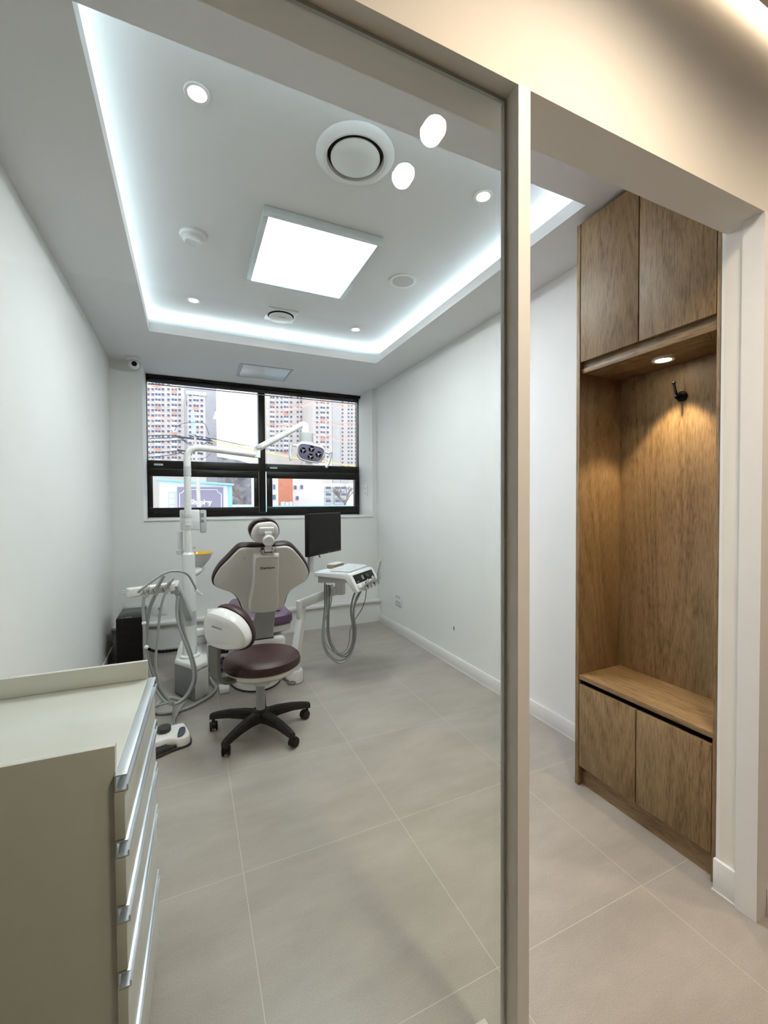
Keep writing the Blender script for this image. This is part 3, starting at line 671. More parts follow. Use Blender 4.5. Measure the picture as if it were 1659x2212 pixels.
for i, yy in enumerate((.060, .115, .165, .225, .285)):
    bm = B(); box(bm, (yy - .010, -.124, .0205), (yy + .010, -.086, .030), .002); obj('holder_clip', bm, BLACK if i in (1, 3) else LGREY, hl, mtx=M)
    ln = (.015, .03, .02, .04, .13)[i]
    bm = B(); tube(bm, ([(yy, -.135, .022), (yy, -.105, .037), (yy + .004, -.075, .047), (yy + .010, -.075 + ln * .6, .075 + ln * .3)] if i == 4 else [(yy, -.138, .018), (yy, -.112, .034), (yy + .006, -.100, .042 + ln), (yy + .022, -.088 + ln * .5, .052 + ln)]), [.006, .008, .0085, .0065] if i == 4 else [.005, .0075, .0085, .006], 12, sm=0)
    hp_ = obj('handpiece', bm, TOOL, t, mtx=M)
    if i == 4:
        bm = B(); tube(bm, [(yy + .010, .006, .114), (yy + .012, .036, .129)], .0135, 14); obj('syringe_cap', bm, CREAMW, hp_, mtx=M)
def P3(px, py, Y): return at(px, py, Y)
def hz(px, py): return (640 + px / 5.977, 1090 + py / 5.977)
hoses = [
    ([(370, 1015), (366, 1150), (368, 1300), (340, 1600), (345, 1800), (420, 1950), (560, 2045), (680, 1980), (752, 1800), (767, 1600), (742, 1420), (760, 1250), (815, 1130)], .0058),
    ([(393, 1035), (392, 1150), (385, 1300), (358, 1600), (375, 1830), (470, 1975), (580, 2010), (700, 1930), (745, 1700), (715, 1400), (722, 1250), (758, 1135)], .0058),
    ([(418, 1040), (412, 1200), (403, 1400), (410, 1700), (480, 1880), (600, 1962), (690, 1910), (735, 1650), (703, 1380), (740, 1180), (785, 1125)], .0058),
    ([(438, 1040), (432, 1200), (420, 1400), (425, 1680), (490, 1850), (600, 1940), (700, 1850), (756, 1600), (740, 1450), (752, 1300), (835, 1120)], .0055),
    ([(462, 1035), (460, 1180), (440, 1310), (390, 1440), (345, 1620), (370, 1760), (440, 1870), (540, 1922), (640, 1880), (685, 1760), (695, 1620), (765, 1475), (850, 1340), (890, 1220), (905, 1095)], .0036)]
for k, (pp, r) in enumerate(hoses):
    n = len(pp); pts = []
    for i, q in enumerate(pp):
        f = i / (n - 1); Y = 2.93 + .012 * k - .16 * f + .05 * math.sin(f * 9 + k * 1.7) * (1 if 0 < i < n - 1 else 0)
        pts.append(P3(*hz(*q), Y))
    bm = B(); tube(bm, pts, r, 10, sm=6); obj('hose', bm, GREY, t)
# monitor, keyboard and small box belong to the tray but stand on it
Mo = Vector((.743, 2.862, 0)); mv = Vector((math.cos(R(42)), math.sin(R(42)), 0)); mn = Vector((mv.y, -mv.x, 0))
t = thing('monitor', 'black flat screen monitor, switched off, above the dental instrument tray', 'monitor', tuple(Mo + mv * .2 + Vector((0, 0, .803))))
M = frame_m(Mo + Vector((0, 0, .912)), mv, (0, 0, 1))
bm = B(); box(bm, (-.014, 0, -.030), (.440, .296, 0), .004); obj('housing', bm, BLACK, t, mtx=M)
bm = B(); box(bm, (-.008, .014, .0002), (.434, .290, .0014)); obj('screen', bm, SCREEN, t, mtx=M)
bm = B(); box(bm, (.245, .005, .0002), (.252, .009, .0012)); obj('power_light', bm, LGREY, t, mtx=M)
bm = B(); box(bm, (.03, -.1095, -.040), (.075, -.002, -.018), .003); box(bm, (.03, -.002, -.045), (.13, .10, -.0305), .003); obj('stand', bm, LGREY, t, mtx=M)
bm = B(); box(bm, (.076, -.108, -.038), (.112, -.001, -.026), .003); obj('stand_cover', bm, WHITE, t, mtx=M)
bm = B(); tube(bm, [(.16, .01, -.031), (.166, -.012, -.028), (.172, -.024, -.024)], .004, 8); obj('cable_plug', bm, BLACK, t, mtx=M)
t = thing('keyboard', 'white computer keyboard lying on the instrument tray', 'keyboard', tuple(MT @ Vector((.17, .19, .8015))))
MKB = MT @ Matrix.Translation((.172, .195, .8015)) @ Matrix.Rotation(R(2), 4, 'Z')
bm = B(); box(bm, (-.075, -.150, 0), (.078, .145, .014), .005); obj('case', bm, WHITE, t, mtx=MKB)
bm = B()
for r_ in range(5):
    for c_ in range(14): box(bm, (-.066 + r_ * .027, -.142 + c_ * .0200, .0142), (-.043 + r_ * .027, -.125 + c_ * .0200, .018))
obj('keys', bm, mat('key_caps', (.70, .72, .74), .45), t, mtx=MKB)
t = thing('bur_box', 'small amber bur storage box with a pale lid, behind the keyboard', 'box', tuple(MT @ Vector((.04, .22, .8015))))
bm = B(); box(bm, (.016, .150, .8015), (.078, .290, .828), .002); obj('body', bm, AMBER, t, mtx=MT)
bm = B(); box(bm, (.014, .148, .8285), (.080, .292, .836), .002); obj('lid', bm, CREAMW, t, mtx=MT)

# ------------------------------------------------------------------ water unit: floor box, column, cuspidor, assistant holder
t = wu = thing('cuspidor_unit', 'white dental spittoon column rising from a grey sided floor box', 'dental unit', (0, 3.25, 0))
FB = [(-.105, 3.19), (.018, 3.0), (.099, 3.07), (.106, 3.60), (.095, 3.62), (-.076, 3.622), (-.086, 3.61)]
bm = B(); prism(bm, FB, .002, .188, .006); obj('floor_box', bm, mat('floor_box_white', (.62, .61, .59), .35), t)
bm = B(); prism(bm, FB, .190, .232, .016, seg=4); obj('box_lid', bm, WHITEG, t)
d = (Vector((.018, 3.0)) - Vector((-.105, 3.19))); dl = d.length; d.normalize()
bm = B(); M = frame_m((-.105, 3.19, 0), (d.x, d.y, 0), (0, 0, 1)); box(bm, (.004, .006, .0005), (dl - .002, .205, .004), .0012, mtx=M); obj('side_panel', bm, PANELG, t)
cx_, cy_ = -.010, 3.215
def ring(prof, name, m): 
    bm = B(); lathe(bm, prof, (cx_, cy_, 0), 32); return obj(name, bm, m, t)
ring([(0, .233), (.062, .233), (.064, .243), (.052, .250), (0, .250)], 'column_foot', WHITE)
ring([(0, .2505), (.046, .2505), (.045, .45), (0, .45)], 'lower_column', WHITE)
ring([(0, .4505), (.044, .4505), (.044, .545), (0, .545)], 'swivel_collar', LGREY)
ring([(0, .5455), (.043, .5455), (.042, .90), (.040, .935), (.030, .948), (0, .948)], 'middle_column', WHITE)
ring([(0, .9485), (.024, .9485), (.0225, 1.47), (0, 1.47)], 'upper_column', WHITEG)
for z in (1.115, 1.125, 1.135, 1.195, 1.205, 1.215): 
    bm = B(); lathe(bm, [(.0245, -.003), (.029, -.003), (.029, .003), (.0245, .003)], (cx_, cy_, z), 24); obj('clamp_fin', bm, WHITE, t)
# spittoon bowl
bc = (.062, 3.345, 0)
bm = B(); lathe(bm, [(.0, .800), (.028, .800), (.032, .812), (.030, .835), (.045, .852), (.066, .876), (.082, .908), (.087, .921), (.085, .9225), (.079, .910), (.062, .880), (.03, .862), (0, .858)], bc, 40)
bowl = obj('spittoon_bowl', bm, WHITEG, t)
bm = B(); lathe(bm, [(.0872, .9205), (.090, .924), (.088, .930), (.083, .929), (.070, .905), (.05, .885), (0, .876)], bc, 40); obj('yellow_bowl_liner', bm, YELLOW, bowl)['label'] = 'yellow rimmed bowl liner'
bm = B(); tube(bm, [(bc[0], bc[1] + .0, .815), (.045, 3.31, .80), (.02, 3.265, .795), (.005, 3.245, .795)], [.026, .026, .024, .022], 14, sm=4); obj('bowl_arm', bm, WHITE, t)
bm = B(); tube(bm, [(-.005, 3.43, .92), (-.005, 3.43, .955), (.012, 3.41, .968), (.03, 3.385, .962)], .008, 10, sm=4); obj('rinse_spout', bm, WHITE, t)
# cup filler box and bottle
bm = B(); box(bm, (-.062, 3.245, 1.098), (.066, 3.36, 1.238), .008); bx_ = obj('filler_box', bm, WHITE, t)
bm = B(); box(bm, (.067, 3.25, 1.075), (.108, 3.35, 1.236), .008); obj('filler_cover', bm, LGREY, bx_)
bm = B(); box(bm, (.072, 3.2475, 1.150), (.092, 3.2495, 1.170), .001); box(bm, (.072, 3.2475, 1.185), (.090, 3.2495, 1.215)); obj('filler_button', bm, GREY, bx_)
bm = B(); lathe(bm, [(0, .930), (.020, .930), (.024, .940), (.024, .962), (.019, .966), (.018, 1.09), (0, 1.092)], (-.062, 3.27, 0), 24); obj('cup_filler_tube', bm, WHITE, t)
# assistant arm and holder
bm = B(); bar(bm, (-.008, 3.19, .50), (-.085, 2.885, .80), .042, .045, .006); obj('assistant_arm', bm, LGREY, t)
bm = B(); bar(bm, (-.082, 2.905, .745), (-.092, 2.865, .80), .05, .05, .006); obj('arm_elbow', bm, LGREY, t)
HB = Vector((-.110, 2.865, 0)); ha = R(25); MHd = Matrix.Translation(HB) @ Matrix.Rotation(ha, 4, 'Z')
bm = B(); box(bm, (-.235, -.026, .757), (.020, .030, .808), .007, seg=3); hold = obj('holder_bar', bm, WHITEG, t, mtx=MHd)
bm = B(); tube(bm, [(-.235, .026, .775), (-.262, .026, .778), (-.270, 0, .795), (-.262, -.022, .800), (-.236, -.02, .797)], .003, 8, sm=4); obj('cup_ring', bm, LGREY, hold, mtx=MHd)
def hq(px, py): return (240 + px / 6.9125, 1180 + py / 6.9125)
for k, (x, tp) in enumerate(((-.150, (560, 590)), (-.098, (785, 440)), (-.045, (930, 480)))):
    a = MHd @ Vector((x, -.048, .752)); b = MHd @ Vector((x, -.035, .785)); e = at(*hq(*tp), (MHd @ Vector((x, 0, 0))).y - .02)
    bm = B(); tube(bm, [a, b, b.lerp(e, .4), b.lerp(e, .85), e], [.009, .0125, .010, .009, .006] if k != 1 else [.009, .0125, .011, .010, .0105], 14); obj('suction_handpiece', bm, TOOL, hold)
    bm = B(); lathe(bm, [(.0128, -.004), (.017, -.004), (.017, .006), (.0128, .006)], b, 20); obj('holder_clamp', bm, STEEL, hold)
ah = [
    ([(312, 1288), (309, 1310), (310.5, 1342), (312, 1365), (312, 1395), (315, 1425), (325, 1462), (340, 1496), (362, 1519), (388, 1516), (408, 1496), (418, 1466), (415, 1436), (405, 1402), (391, 1366), (383, 1330), (386, 1288)], .0078, GREYL),
    ([(335, 1286), (325, 1310), (319, 1339), (316, 1368), (314, 1400), (321, 1430), (330, 1458), (347, 1492), (370, 1518), (398, 1511), (418, 1482), (422, 1450), (413, 1414), (400, 1376), (390, 1330), (390, 1290)], .0098, GREY),
    ([(357, 1280), (350, 1303), (344, 1339), (340, 1383), (336, 1426), (339, 1460), (350, 1494), (372, 1522), (400, 1504), (416, 1474), (419, 1444), (404, 1402), (386, 1350), (381, 1320), (383, 1288)], .0070, GREYL)]
for k, (pp, r, mm) in enumerate(ah):
    n = len(pp); pts = []
    for i, q in enumerate(pp):
        f = i / (n - 1); Y = 2.715 + .038 * k + .10 * f * (1 - .35 * k) - .03 * math.sin(f * PI)
        pts.append(at(*q, Y))
    bm = B(); tube(bm, pts, r, 12, sm=6); obj('suction_hose', bm, mm, t)
pts = [at(x, y, Y) for x, y, Y in ((298, 1280, 2.745), (308, 1271, 2.74), (321, 1261, 2.74), (348.5, 1242, 2.76), (370, 1234, 2.78), (392, 1235, 2.80), (406, 1242, 2.82), (416.5, 1258, 2.84), (425, 1275, 2.85))]
bm = B(); tube(bm, pts, .0066, 12, sm=6); lp = obj('looped_hose', bm, GREYL, t)
bm = B(); e = pts[-1]; bar(bm, e + Vector((-.004, 0, .006)), e + Vector((.020, .004, -.030)), .016, .016, .003); bar(bm, e + Vector((-.012, 0, -.004)), e + Vector((.016, 0, -.010)), .010, .010, .002); tube(bm, [e + Vector((.014, .004, -.028)), e + Vector((.030, .006, -.030))], .007, 10); obj('syringe_head', bm, WHITE, lp)
for x, y in ((311, 1346), (316, 1398)):
    bm = B(); c = at(x, y, 2.715); bmesh.ops.create_uvsphere(bm, u_segments=14, v_segments=10, radius=.012, matrix=Matrix.Translation(c)); obj('hose_clip', bm, WHITE, t)
# horizontal link from column to chair
bm = B(); box(bm, (.028, 3.435, .300), (.1075, 3.505, .345), .004); obj('link_arm', bm, WHITE, t)
bm = B(); box(bm, (.030, 3.44, .233), (.106, 3.50, .2995), .004); obj('link_support', bm, LGREY, t)

# operating light on the column
t = thing('operating_light', 'white dental operating lamp with four reflectors on a jointed overhead arm', 'lamp', (cx_, cy_, 1.472))
bm = B(); lathe(bm, [(0, 1.4715), (.024, 1.4715), (.024, 1.535), (0, 1.535)], (cx_, cy_, 0), 28); lathe(bm, [(.0245, 1.476), (.0252, 1.480), (.0245, 1.484)], (cx_, cy_, 0), 28); obj('adapter_ring', bm, LGREY, t)
el = Vector((.438, 3.20, 1.632))
bm = B(); tube(bm, [(cx_, cy_, 1.5355), (cx_, cy_, 1.585), (-.004, cy_, 1.622), (.018, cy_, 1.652), (.055, cy_, 1.665), (.10, cy_, 1.664), (.22, 3.212, 1.654), (.33, 3.206, 1.643), tuple(el)], .0235, 20, sm=5); obj('boom_arm', bm, WHITEG, t)
bm = B(); tube(bm, [el + Vector((.012, 0, -.020)), el + Vector((.014, 0, .055))], .0235, 18); obj('elbow_joint', bm, WHITEG, t)
a = el + Vector((.020, -.004, .048)); tip = Vector((.772, 3.205, 1.868))
bm = B(); tube(bm, [a, a.lerp(tip, .5), tip], [.0235, .0225, .020], 18); obj('spring_arm', bm, WHITEG, t)
bm = B(); bar(bm, a - Vector((.015, .022, -.004)), a + (tip - a) * .07 - Vector((0, .022, -.004)), .012, .03, .004); obj('arm_rivet_plate', bm, LGREY, t)
bm = B(); tube(bm, [tip - Vector((.012, 0, .004)), tip + Vector((.018, 0, .010)), tip + Vector((.034, 0, .004))], .0235, 16); lathe(bm, [(0, 1.885), (.026, 1.882), (.029, 1.872), (.029, 1.795), (0, 1.795)], (.806, 3.205, 0), 28); obj('head_yoke', bm, WHITEG, t)
bm = B(); lathe(bm, [(0, 1.815), (.050, 1.815), (.053, 1.812), (.053, 1.752), (.050, 1.746), (.057, 1.744), (.057, 1.730), (0, 1.728)], (.815, 3.205, 0), 32); obj('pivot_drum', bm, LGREY, t)
LP = Vector((.832, 3.15, 1.655)); ln_ = Vector((-.22, -.93, -.28)).normalized(); lx = Vector((0, 0, 1)).cross(ln_).normalized(); lx = lx if lx.x > 0 else -lx; ly = ln_.cross(lx); ly = ly if ly.z > 0 else -ly
lx = (lx - ly * .20).normalized(); ly = ly - lx * ly.dot(lx); ly.normalize()
ML = frame_m(LP, lx, ly)
nz = 1 if (ML.to_3x3() @ Vector((0, 0, 1))).dot(ln_) > 0 else -1
hd = closed_smooth([Vector(q) for q in ((-.108, .035), (-.085, .066), (-.04, .074), (.04, .074), (.085, .066), (.108, .035), (.102, -.022), (.075, -.060), (.035, -.070), (-.035, -.070), (-.075, -.060), (-.102, -.022))], 4)
def ml(x, y, w): return ML @ Vector((x, y, w * nz))
bm = B(); layers(bm, [(inset(hd, .045), -.062), (inset(hd, .018), -.050), (inset(hd, .003), -.025), (hd, -.005), (inset(hd, .004), .008), (inset(hd, .012), .012), (inset(hd, .015), .006)], ml); hdo = obj('lamp_head', bm, WHITEG, t)
bm = B(); layers(bm, [(inset(hd, .0165), .0062), (inset(hd, .0165), .0085), (inset(hd, .022), .0100)], ml); lens = obj('lens_panel', bm, LAVENDER, hdo)
for x, y in ((-.058, .012), (.0, .036), (.058, .008), (.004, -.022)):
    bm = B(); lathe(bm, [(.0215, .0102), (.0225, .0118), (.0205, .0122), (.012, .0104), (.007, .0104)], (x, y, 0), 24); bmesh.ops.transform(bm, matrix=ML @ Matrix.Diagonal((1, 1, nz, 1)), verts=bm.verts); obj('reflector', bm, DARKGAP, hdo)
    bm = B(); lathe(bm, [(.0068, .0106), (.0068, .0135), (0, .0142)], (x, y, 0), 14)
    for q in range(3):
        a_ = q * 2.094 + .5; box(bm, (.007, -.0018, .0106), (.020, .0018, .0124), mtx=Matrix.Translation((x, y, 0)) @ Matrix.Rotation(a_, 4, 'Z'))
    bmesh.ops.transform(bm, matrix=ML @ Matrix.Diagonal((1, 1, nz, 1)), verts=bm.verts); obj('bulb_spider', bm, LGREY, hdo)
bm = B(); layers(bm, [([Vector(q) for q in ((-.030, -.062), (.030, -.062), (.020, -.084), (-.020, -.084))], -.01), ([Vector(q) for q in ((-.030, -.062), (.030, -.062), (.020, -.084), (-.020, -.084))], .008)], ml); obj('sensor_lip', bm, LGREY, hdo)
bm = B(); lathe(bm, [(0, 1.7275), (.020, 1.7275), (.020, 1.70), (0, 1.70)], (.822, 3.19, 0), 20); obj('head_pivot', bm, WHITEG, t)
for s in (-1, 1):
    bm = B(); tube(bm, [ml(s * .100, .030, -.02), ml(s * .140, .028, -.02)], .010, 12); obj('handle_stub', bm, WHITE, t)
    bm = B(); tube(bm, [ml(s * .146, .038, -.02), ml(s * .150, .020, -.018), ml(s * .148, -.020, .0), ml(s * .140, -.055, .025), ml(s * .132, -.075, .035)], [.012, .013, .012, .011, .010], 14, sm=4); obj('handle', bm, LGREY, t)

# ------------------------------------------------------------------ operator stool
SX, SY = .350, 2.461
t = thing('operator_stool', 'maroon rolling dental stool with a wrap side backrest and black star base', 'stool', (SX, SY, 0))
c0 = Vector((SX + .012, SY, 0))
se = [Vector((.212 * math.cos(a), .205 * math.sin(a))) for a in [2 * PI * i / 56 for i in range(56)]]
ms2 = lambda x, y, w: c0 + Vector((x, y, w))
bm = B(); layers(bm, [(inset(se, .012), .372), (inset(se, .002), .380), (se, .398), (inset(se, .006), .418), (inset(se, .022), .432), (inset(se, .055), .440), (inset(se, .11), .443), (inset(se, .16), .443)], ms2, cap=(True, True)); obj('seat_cushion', bm, MAROON, t)
bm = B(); layers(bm, [(inset(se, .016), .371), (inset(se, .014), .352), (inset(se, .035), .332), (inset(se, .095), .318), (inset(se, .130), .305), (inset(se, .158), .275), (inset(se, .170), .262)], ms2); obj('seat_pan', bm, SHELL, t)
bm = B(); lathe(bm, [(0, .125), (.0245, .125), (.0245, .2615), (0, .2615)], (SX, SY, 0), 28); obj('gas_column', bm, SILVER, t)
bm = B(); lathe(bm, [(0, .050), (.018, .050), (.020, .058), (.045, .062), (.052, .085), (.048, .118), (.030, .1245), (0, .1245)], (SX, SY, 0), 32); obj('hub', bm, BLACK, t)
for k in range(5):
    a = R(7.3 + 72 * k); u = Vector((math.cos(a), math.sin(a), 0)); v = Vector((-u.y, u.x, 0)); O0 = Vector((SX, SY, 0))
    bm = B(); rows = []
    for r_, w, zt, h in ((.040, .030, .117, .052), (.10, .026, .119, .046), (.18, .022, .112, .038), (.245, .019, .100, .034), (.275, .018, .092, .030), (.292, .014, .086, .028)):
        rows.append([bm.verts.new(O0 + u * r_ + v * x + Vector((0, 0, z))) for x, z in ((-w, zt - h), (-w, zt - .010), (-w * .55, zt), (w * .55, zt), (w, zt - .010), (w, zt - h))])
    for p_, q_ in zip(rows, rows[1:]):
        for j in range(6): bm.faces.new((p_[j], p_[(j + 1) % 6], q_[(j + 1) % 6], q_[j]))
    bm.faces.new(rows[0]); bm.faces.new(rows[-1][::-1])
    arm = obj('leg', bm, BLACK, t)
    e = O0 + u * .276; sw = R((200, 150, 120, 215, 100)[k]) + a
    cu_ = Vector((math.cos(sw), math.sin(sw), 0)); cn = Vector((-cu_.y, cu_.x, 0)); cc_ = e + cu_ * .018 + Vector((0, 0, .0255))
    bm = B(); lathe(bm, [(0, .045), (.009, .045), (.009, .061), (0, .061)], e, 12); 
    hood = [Vector((.027 * math.cos(q), .0275 * math.sin(q))) for q in [R(-10 + 200 * i / 14) for i in range(15)]]
    M = frame_m(cc_, cu_, (0, 0, 1)); 
    layers(bm, [(hood, -.009), (hood, .009)], lambda x, y, w: M @ Vector((x, y, w))); ca = obj('caster_hood', bm, BLACK, arm)
    for s in (-1, 1):
        bm = B(); lathe(bm, [(0, -.0055), (.020, -.0055), (.0245, -.003), (.0245, .003), (.020, .0055), (0, .0055)], mtx=M @ Matrix.Translation((0, 0, s * .0155)), n=24); obj('caster_wheel', bm, BLACK, arm)
# wrap backrest on a bracket
ba, br_ = R(217), .232
def mw(x, y, w):   # x along the arc, y height, w outward
    x = x * .86; th = ba + x / br_ ; r_ = br_ + w
    return Vector((SX + .012 + r_ * math.cos(th), SY + r_ * math.sin(th), .640 + y))
pd = closed_smooth([Vector(q) for q in ((-.140, .078), (-.09, .108), (0, .112), (.085, .088), (.140, .040), (.168, -.020), (.160, -.070), (.120, -.100), (.05, -.112), (-.05, -.112), (-.11, -.100), (-.160, -.050), (-.170, .02))], 4)
bm = B(); layers(bm, [(inset(pd, .035), -.068), (inset(pd, .012), -.058), (inset(pd, .001), -.040), (inset(pd, -.002), -.018), (pd, .000), (inset(pd, .006), .008)], mw); obj('backrest_cushion', bm, MAROON, t)
bm = B(); layers(bm, [(inset(pd, .013), .0085), (inset(pd, .014), .030), (inset(pd, .019), .054), (inset(pd, .030), .070), (inset(pd, .044), .076), (inset(pd, .056), .0772)], mw); sh = obj('backrest_shell', bm, WHITEG, t)
bm = B(); layers(bm, [([Vector(q) for q in ((-.035, .020), (.030, .012), (.030, .018), (-.030, .027))], .0775), ([Vector(q) for q in ((-.035, .020), (.030, .012), (.030, .018), (-.030, .027))], .0785)], mw); obj('grip_slot', bm, GREY, sh)
bm = B(); rows = []
bpth = smooth_path([(.05, .350), (.15, .345), (.222, .352), (.262, .375), (.282, .42), (.284, .48), (.278, .52)], 4)  # (radius, z)
for p_ in bpth:
    pass
pr_ = [Vector((q[0], q[1])) for q in ((.12, .357), (.19, .352), (.235, .356), (.268, .372), (.286, .405), (.292, .46), (.290, .55))]
pr_ = [Vector((v.x, v.y)) for v in smooth_path([(v.x, v.y, 0) for v in pr_], 4)]
ub = Vector((math.cos(R(208)), math.sin(R(208)), 0)); vb = Vector((-ub.y, ub.x, 0))
for i, p_ in enumerate(pr_):
    tt = (pr_[min(i + 1, len(pr_) - 1)] - pr_[max(i - 1, 0)]).normalized(); nn = Vector((tt.y, -tt.x)); hw = .036 + .010 * i / len(pr_)
    c_ = lambda o, s: c0 + ub * (p_.x + nn.x * o) + vb * s + Vector((0, 0, p_.y + nn.y * o))
    rows.append([bm.verts.new(c_(o, s)) for o, s in ((.009, -hw + .004), (.009, hw - .004), (.004, hw), (-.008, hw), (-.008, -hw), (.004, -hw))])
for p_, q_ in zip(rows, rows[1:]):
    for j in range(6): bm.faces.new((p_[j], p_[(j + 1) % 6], q_[(j + 1) % 6], q_[j]))
bm.faces.new(rows[0]); bm.faces.new(rows[-1][::-1]); obj('back_bracket', bm, TAUPE, t)
la = R(-52); lu = Vector((math.cos(la), math.sin(la), 0)); lvv = Vector((-lu.y, lu.x, 0))
bm = B(); q0 = c0 + lu * .12 + Vector((0, 0, .325)); q1 = c0 + lu * .185 + Vector((0, 0, .312)); bar(bm, q0, q1, .016, .007, .002)
pdl = [Vector((.20 + .024 * math.cos(a) + .01, .021 * math.sin(a))) for a in [2 * PI * i / 20 for i in range(20)]]
layers(bm, [(pdl, .302), (pdl, .310)], lambda x, y, w: c0 + lu * x + lvv * y + Vector((0, 0, w))); obj('height_lever', bm, TAUPE, t)

# ------------------------------------------------------------------ foot control, cables, computer
FA = R(14)
t = thing('foot_control', 'white and black dental foot pedal on the floor beside the drawers', 'foot pedal', (-.120, 2.535, 0), FA)
MF = Matrix.Translation((-.120, 2.535, 0)) @ Matrix.Rotation(FA, 4, 'Z')
fb = closed_smooth([Vector(q) for q in ((-.13, -.045), (-.02, -.050), (.035, -.098), (.075, -.095), (.098, -.055), (.100, .04), (.085, .085), (-.05, .092), (-.13, .08))], 3)
fl = lambda x, y, w: MF @ Vector((x, y, w))
bm = B(); layers(bm, [(fb, .0125), (fb, .040), (inset(fb, .006), .050), (inset(fb, .014), .054), (inset(fb, .02), .0545)], fl); obj('housing', bm, WHITEG, t)
fs = closed_smooth([Vector(q) for q in ((-.15, -.115), (.0, -.105), (.075, -.102), (.105, -.06), (.105, .04), (.09, .09), (-.05, .097), (-.15, .085))], 3)
bm = B(); layers(bm, [(fs, .001), (fs, .012)], fl); obj('rubber_base', bm, RUBBER, t)
bm = B(); prism(bm, [(-.135, -.108), (-.005, -.100), (.022, -.088), (-.022, -.054), (-.135, -.050)], .0125, .026, .002, mtx=MF)
for i in range(4):
    y0 = -.102 + i * .013; box(bm, (-.13, y0, .0262), (-.012 - i * .006 + .01, y0 + .006, .0285), mtx=MF)
obj('tread_pedal', bm, RUBBER, t)
bm = B(); box(bm, (-.16, .02, .03), (-.075, .06, .062), .004, mtx=MF); obj('side_lever', bm, BLACK, t)
bm = B(); lathe(bm, [(.030, .055), (.034, .058), (.034, .078), (.030, .082), (0, .083)], mtx=MF @ Matrix.Translation((-.012, .035, 0)), n=32); obj('knob', bm, RUBBER, t)
pb_ = closed_smooth([Vector(q) for q in ((.030, -.075), (.052, -.078), (.075, -.045), (.085, .005), (.062, .012), (.045, -.025))], 3)
bm = B(); layers(bm, [(pb_, .0548), (pb_, .060), (inset(pb_, .004), .062)], fl); obj('slate_button', bm, DARKBLUE, t)
bm = B(); tube(bm, [fl(-.035, .088, .03), fl(-.040, .098, .09), fl(-.075, .105, .135), fl(-.07, .11, .165), fl(0, .115, .17), fl(.05, .112, .165), fl(.052, .108, .12), fl(.045, .098, .08), fl(.05, .082, .045)], .0062, 10, sm=5); obj('carry_handle', bm, GREY, t)
bm = B(); gz = .0125
tube(bm, [(.118, 3.24, .05), (.135, 3.20, .022), (.148, 3.12, gz), (.11, 3.03, gz), (.05, 2.965, gz), (-.03, 2.90, gz), (-.11, 2.885, gz), (-.18, 2.90, gz), (-.21, 2.97, gz), (-.19, 3.05, gz + .004), (-.13, 3.075, gz + .01), (-.07, 3.03, gz + .008), (-.045, 2.96, gz + .020), (-.075, 2.87, gz + .016), (-.10, 2.78, gz), (-.10, 2.68, gz), (-.095, 2.645, gz + .004)], .010, 12, sm=6)
tag(obj('pedal_hose', bm, GREYL), 'grey conduit hose coiled on the floor below the hanging suction hoses', 'hose')
t = None
for (pts, l) in (([(.145, 3.352, .198), (.16, 3.36, .205), (.22, 3.38, .20), (.25, 3.385, .195)], 'dark corrugated duct between floor box and chair, upper of two'), ([(.145, 3.275, .097), (.15, 3.27, .100), (.19, 3.25, .12), (.228, 3.27, .150)], 'dark corrugated duct between floor box and chair, lower of two')):
    P = smooth_path(pts, 16); rr = [.036 + .0035 * (1 if (i // 2) % 2 else -1) for i in range(len(P))]
    bm = B(); tube(bm, P, [r_ if l.endswith('lower of two') else r_ * .95 for r_ in rr], 20); tag(obj('corrugated_duct', bm, DUCT, sharp=80), l, 'duct', 'corrugated suction ducts')
bm = B(); box(bm, (.166, 3.04, .001), (.230, 3.13, .035), .006); tag(obj('junction_box', bm, WHITE), 'small white box on the floor between the column box and chair base', 'box')
t = thing('computer_tower', 'black desktop computer tower on the floor in the far left corner', 'computer', (-.42, 3.97, 0))
MP = Matrix.Translation((-.435, 3.985, 0)) @ Matrix.Rotation(R(0), 4, 'Z')
bm = B(); box(bm, (-.088, -.185, .012), (.088, .185, .402), .004, mtx=MP); obj('case', bm, BLACKG, t)
bm = B(); box(bm, (-.087, -.1885, .013), (.087, -.1855, .400), .001, mtx=MP); obj('front_panel', bm, BLACK, t)
bm = B(); box(bm, (-.03, -.16, .4022), (.015, -.152, .4032), mtx=MP); box(bm, (-.05, -.178, .4022), (-.040, -.170, .4032), mtx=MP); obj('top_ports', bm, LGREY, t)
for x in (-.07, .07):
    for y in (-.16, .16):
        bm = B(); lathe(bm, [(0, .001), (.012, .001), (.014, .0115), (0, .0115)], mtx=MP @ Matrix.Translation((x, y, 0)), n=14); obj('foot', bm, RUBBER, t)
bm = B(); P = smooth_path([(-.335, 4.11, .055), (-.30, 4.12, .028), (-.24, 4.11, .016), (-.17, 4.09, .018), (-.11, 4.05, .03), (-.07, 3.98, .05), (-.05, 3.85, .03), (-.04, 3.66, .018)], 10)
tube(bm, P, [.013 if (i // 2) % 2 else .0105 for i in range(len(P))], 12); tag(obj('wrapped_cable', bm, BLACK, sharp=80), 'black spiral wrapped cable bundle on the floor right of the computer', 'cable')

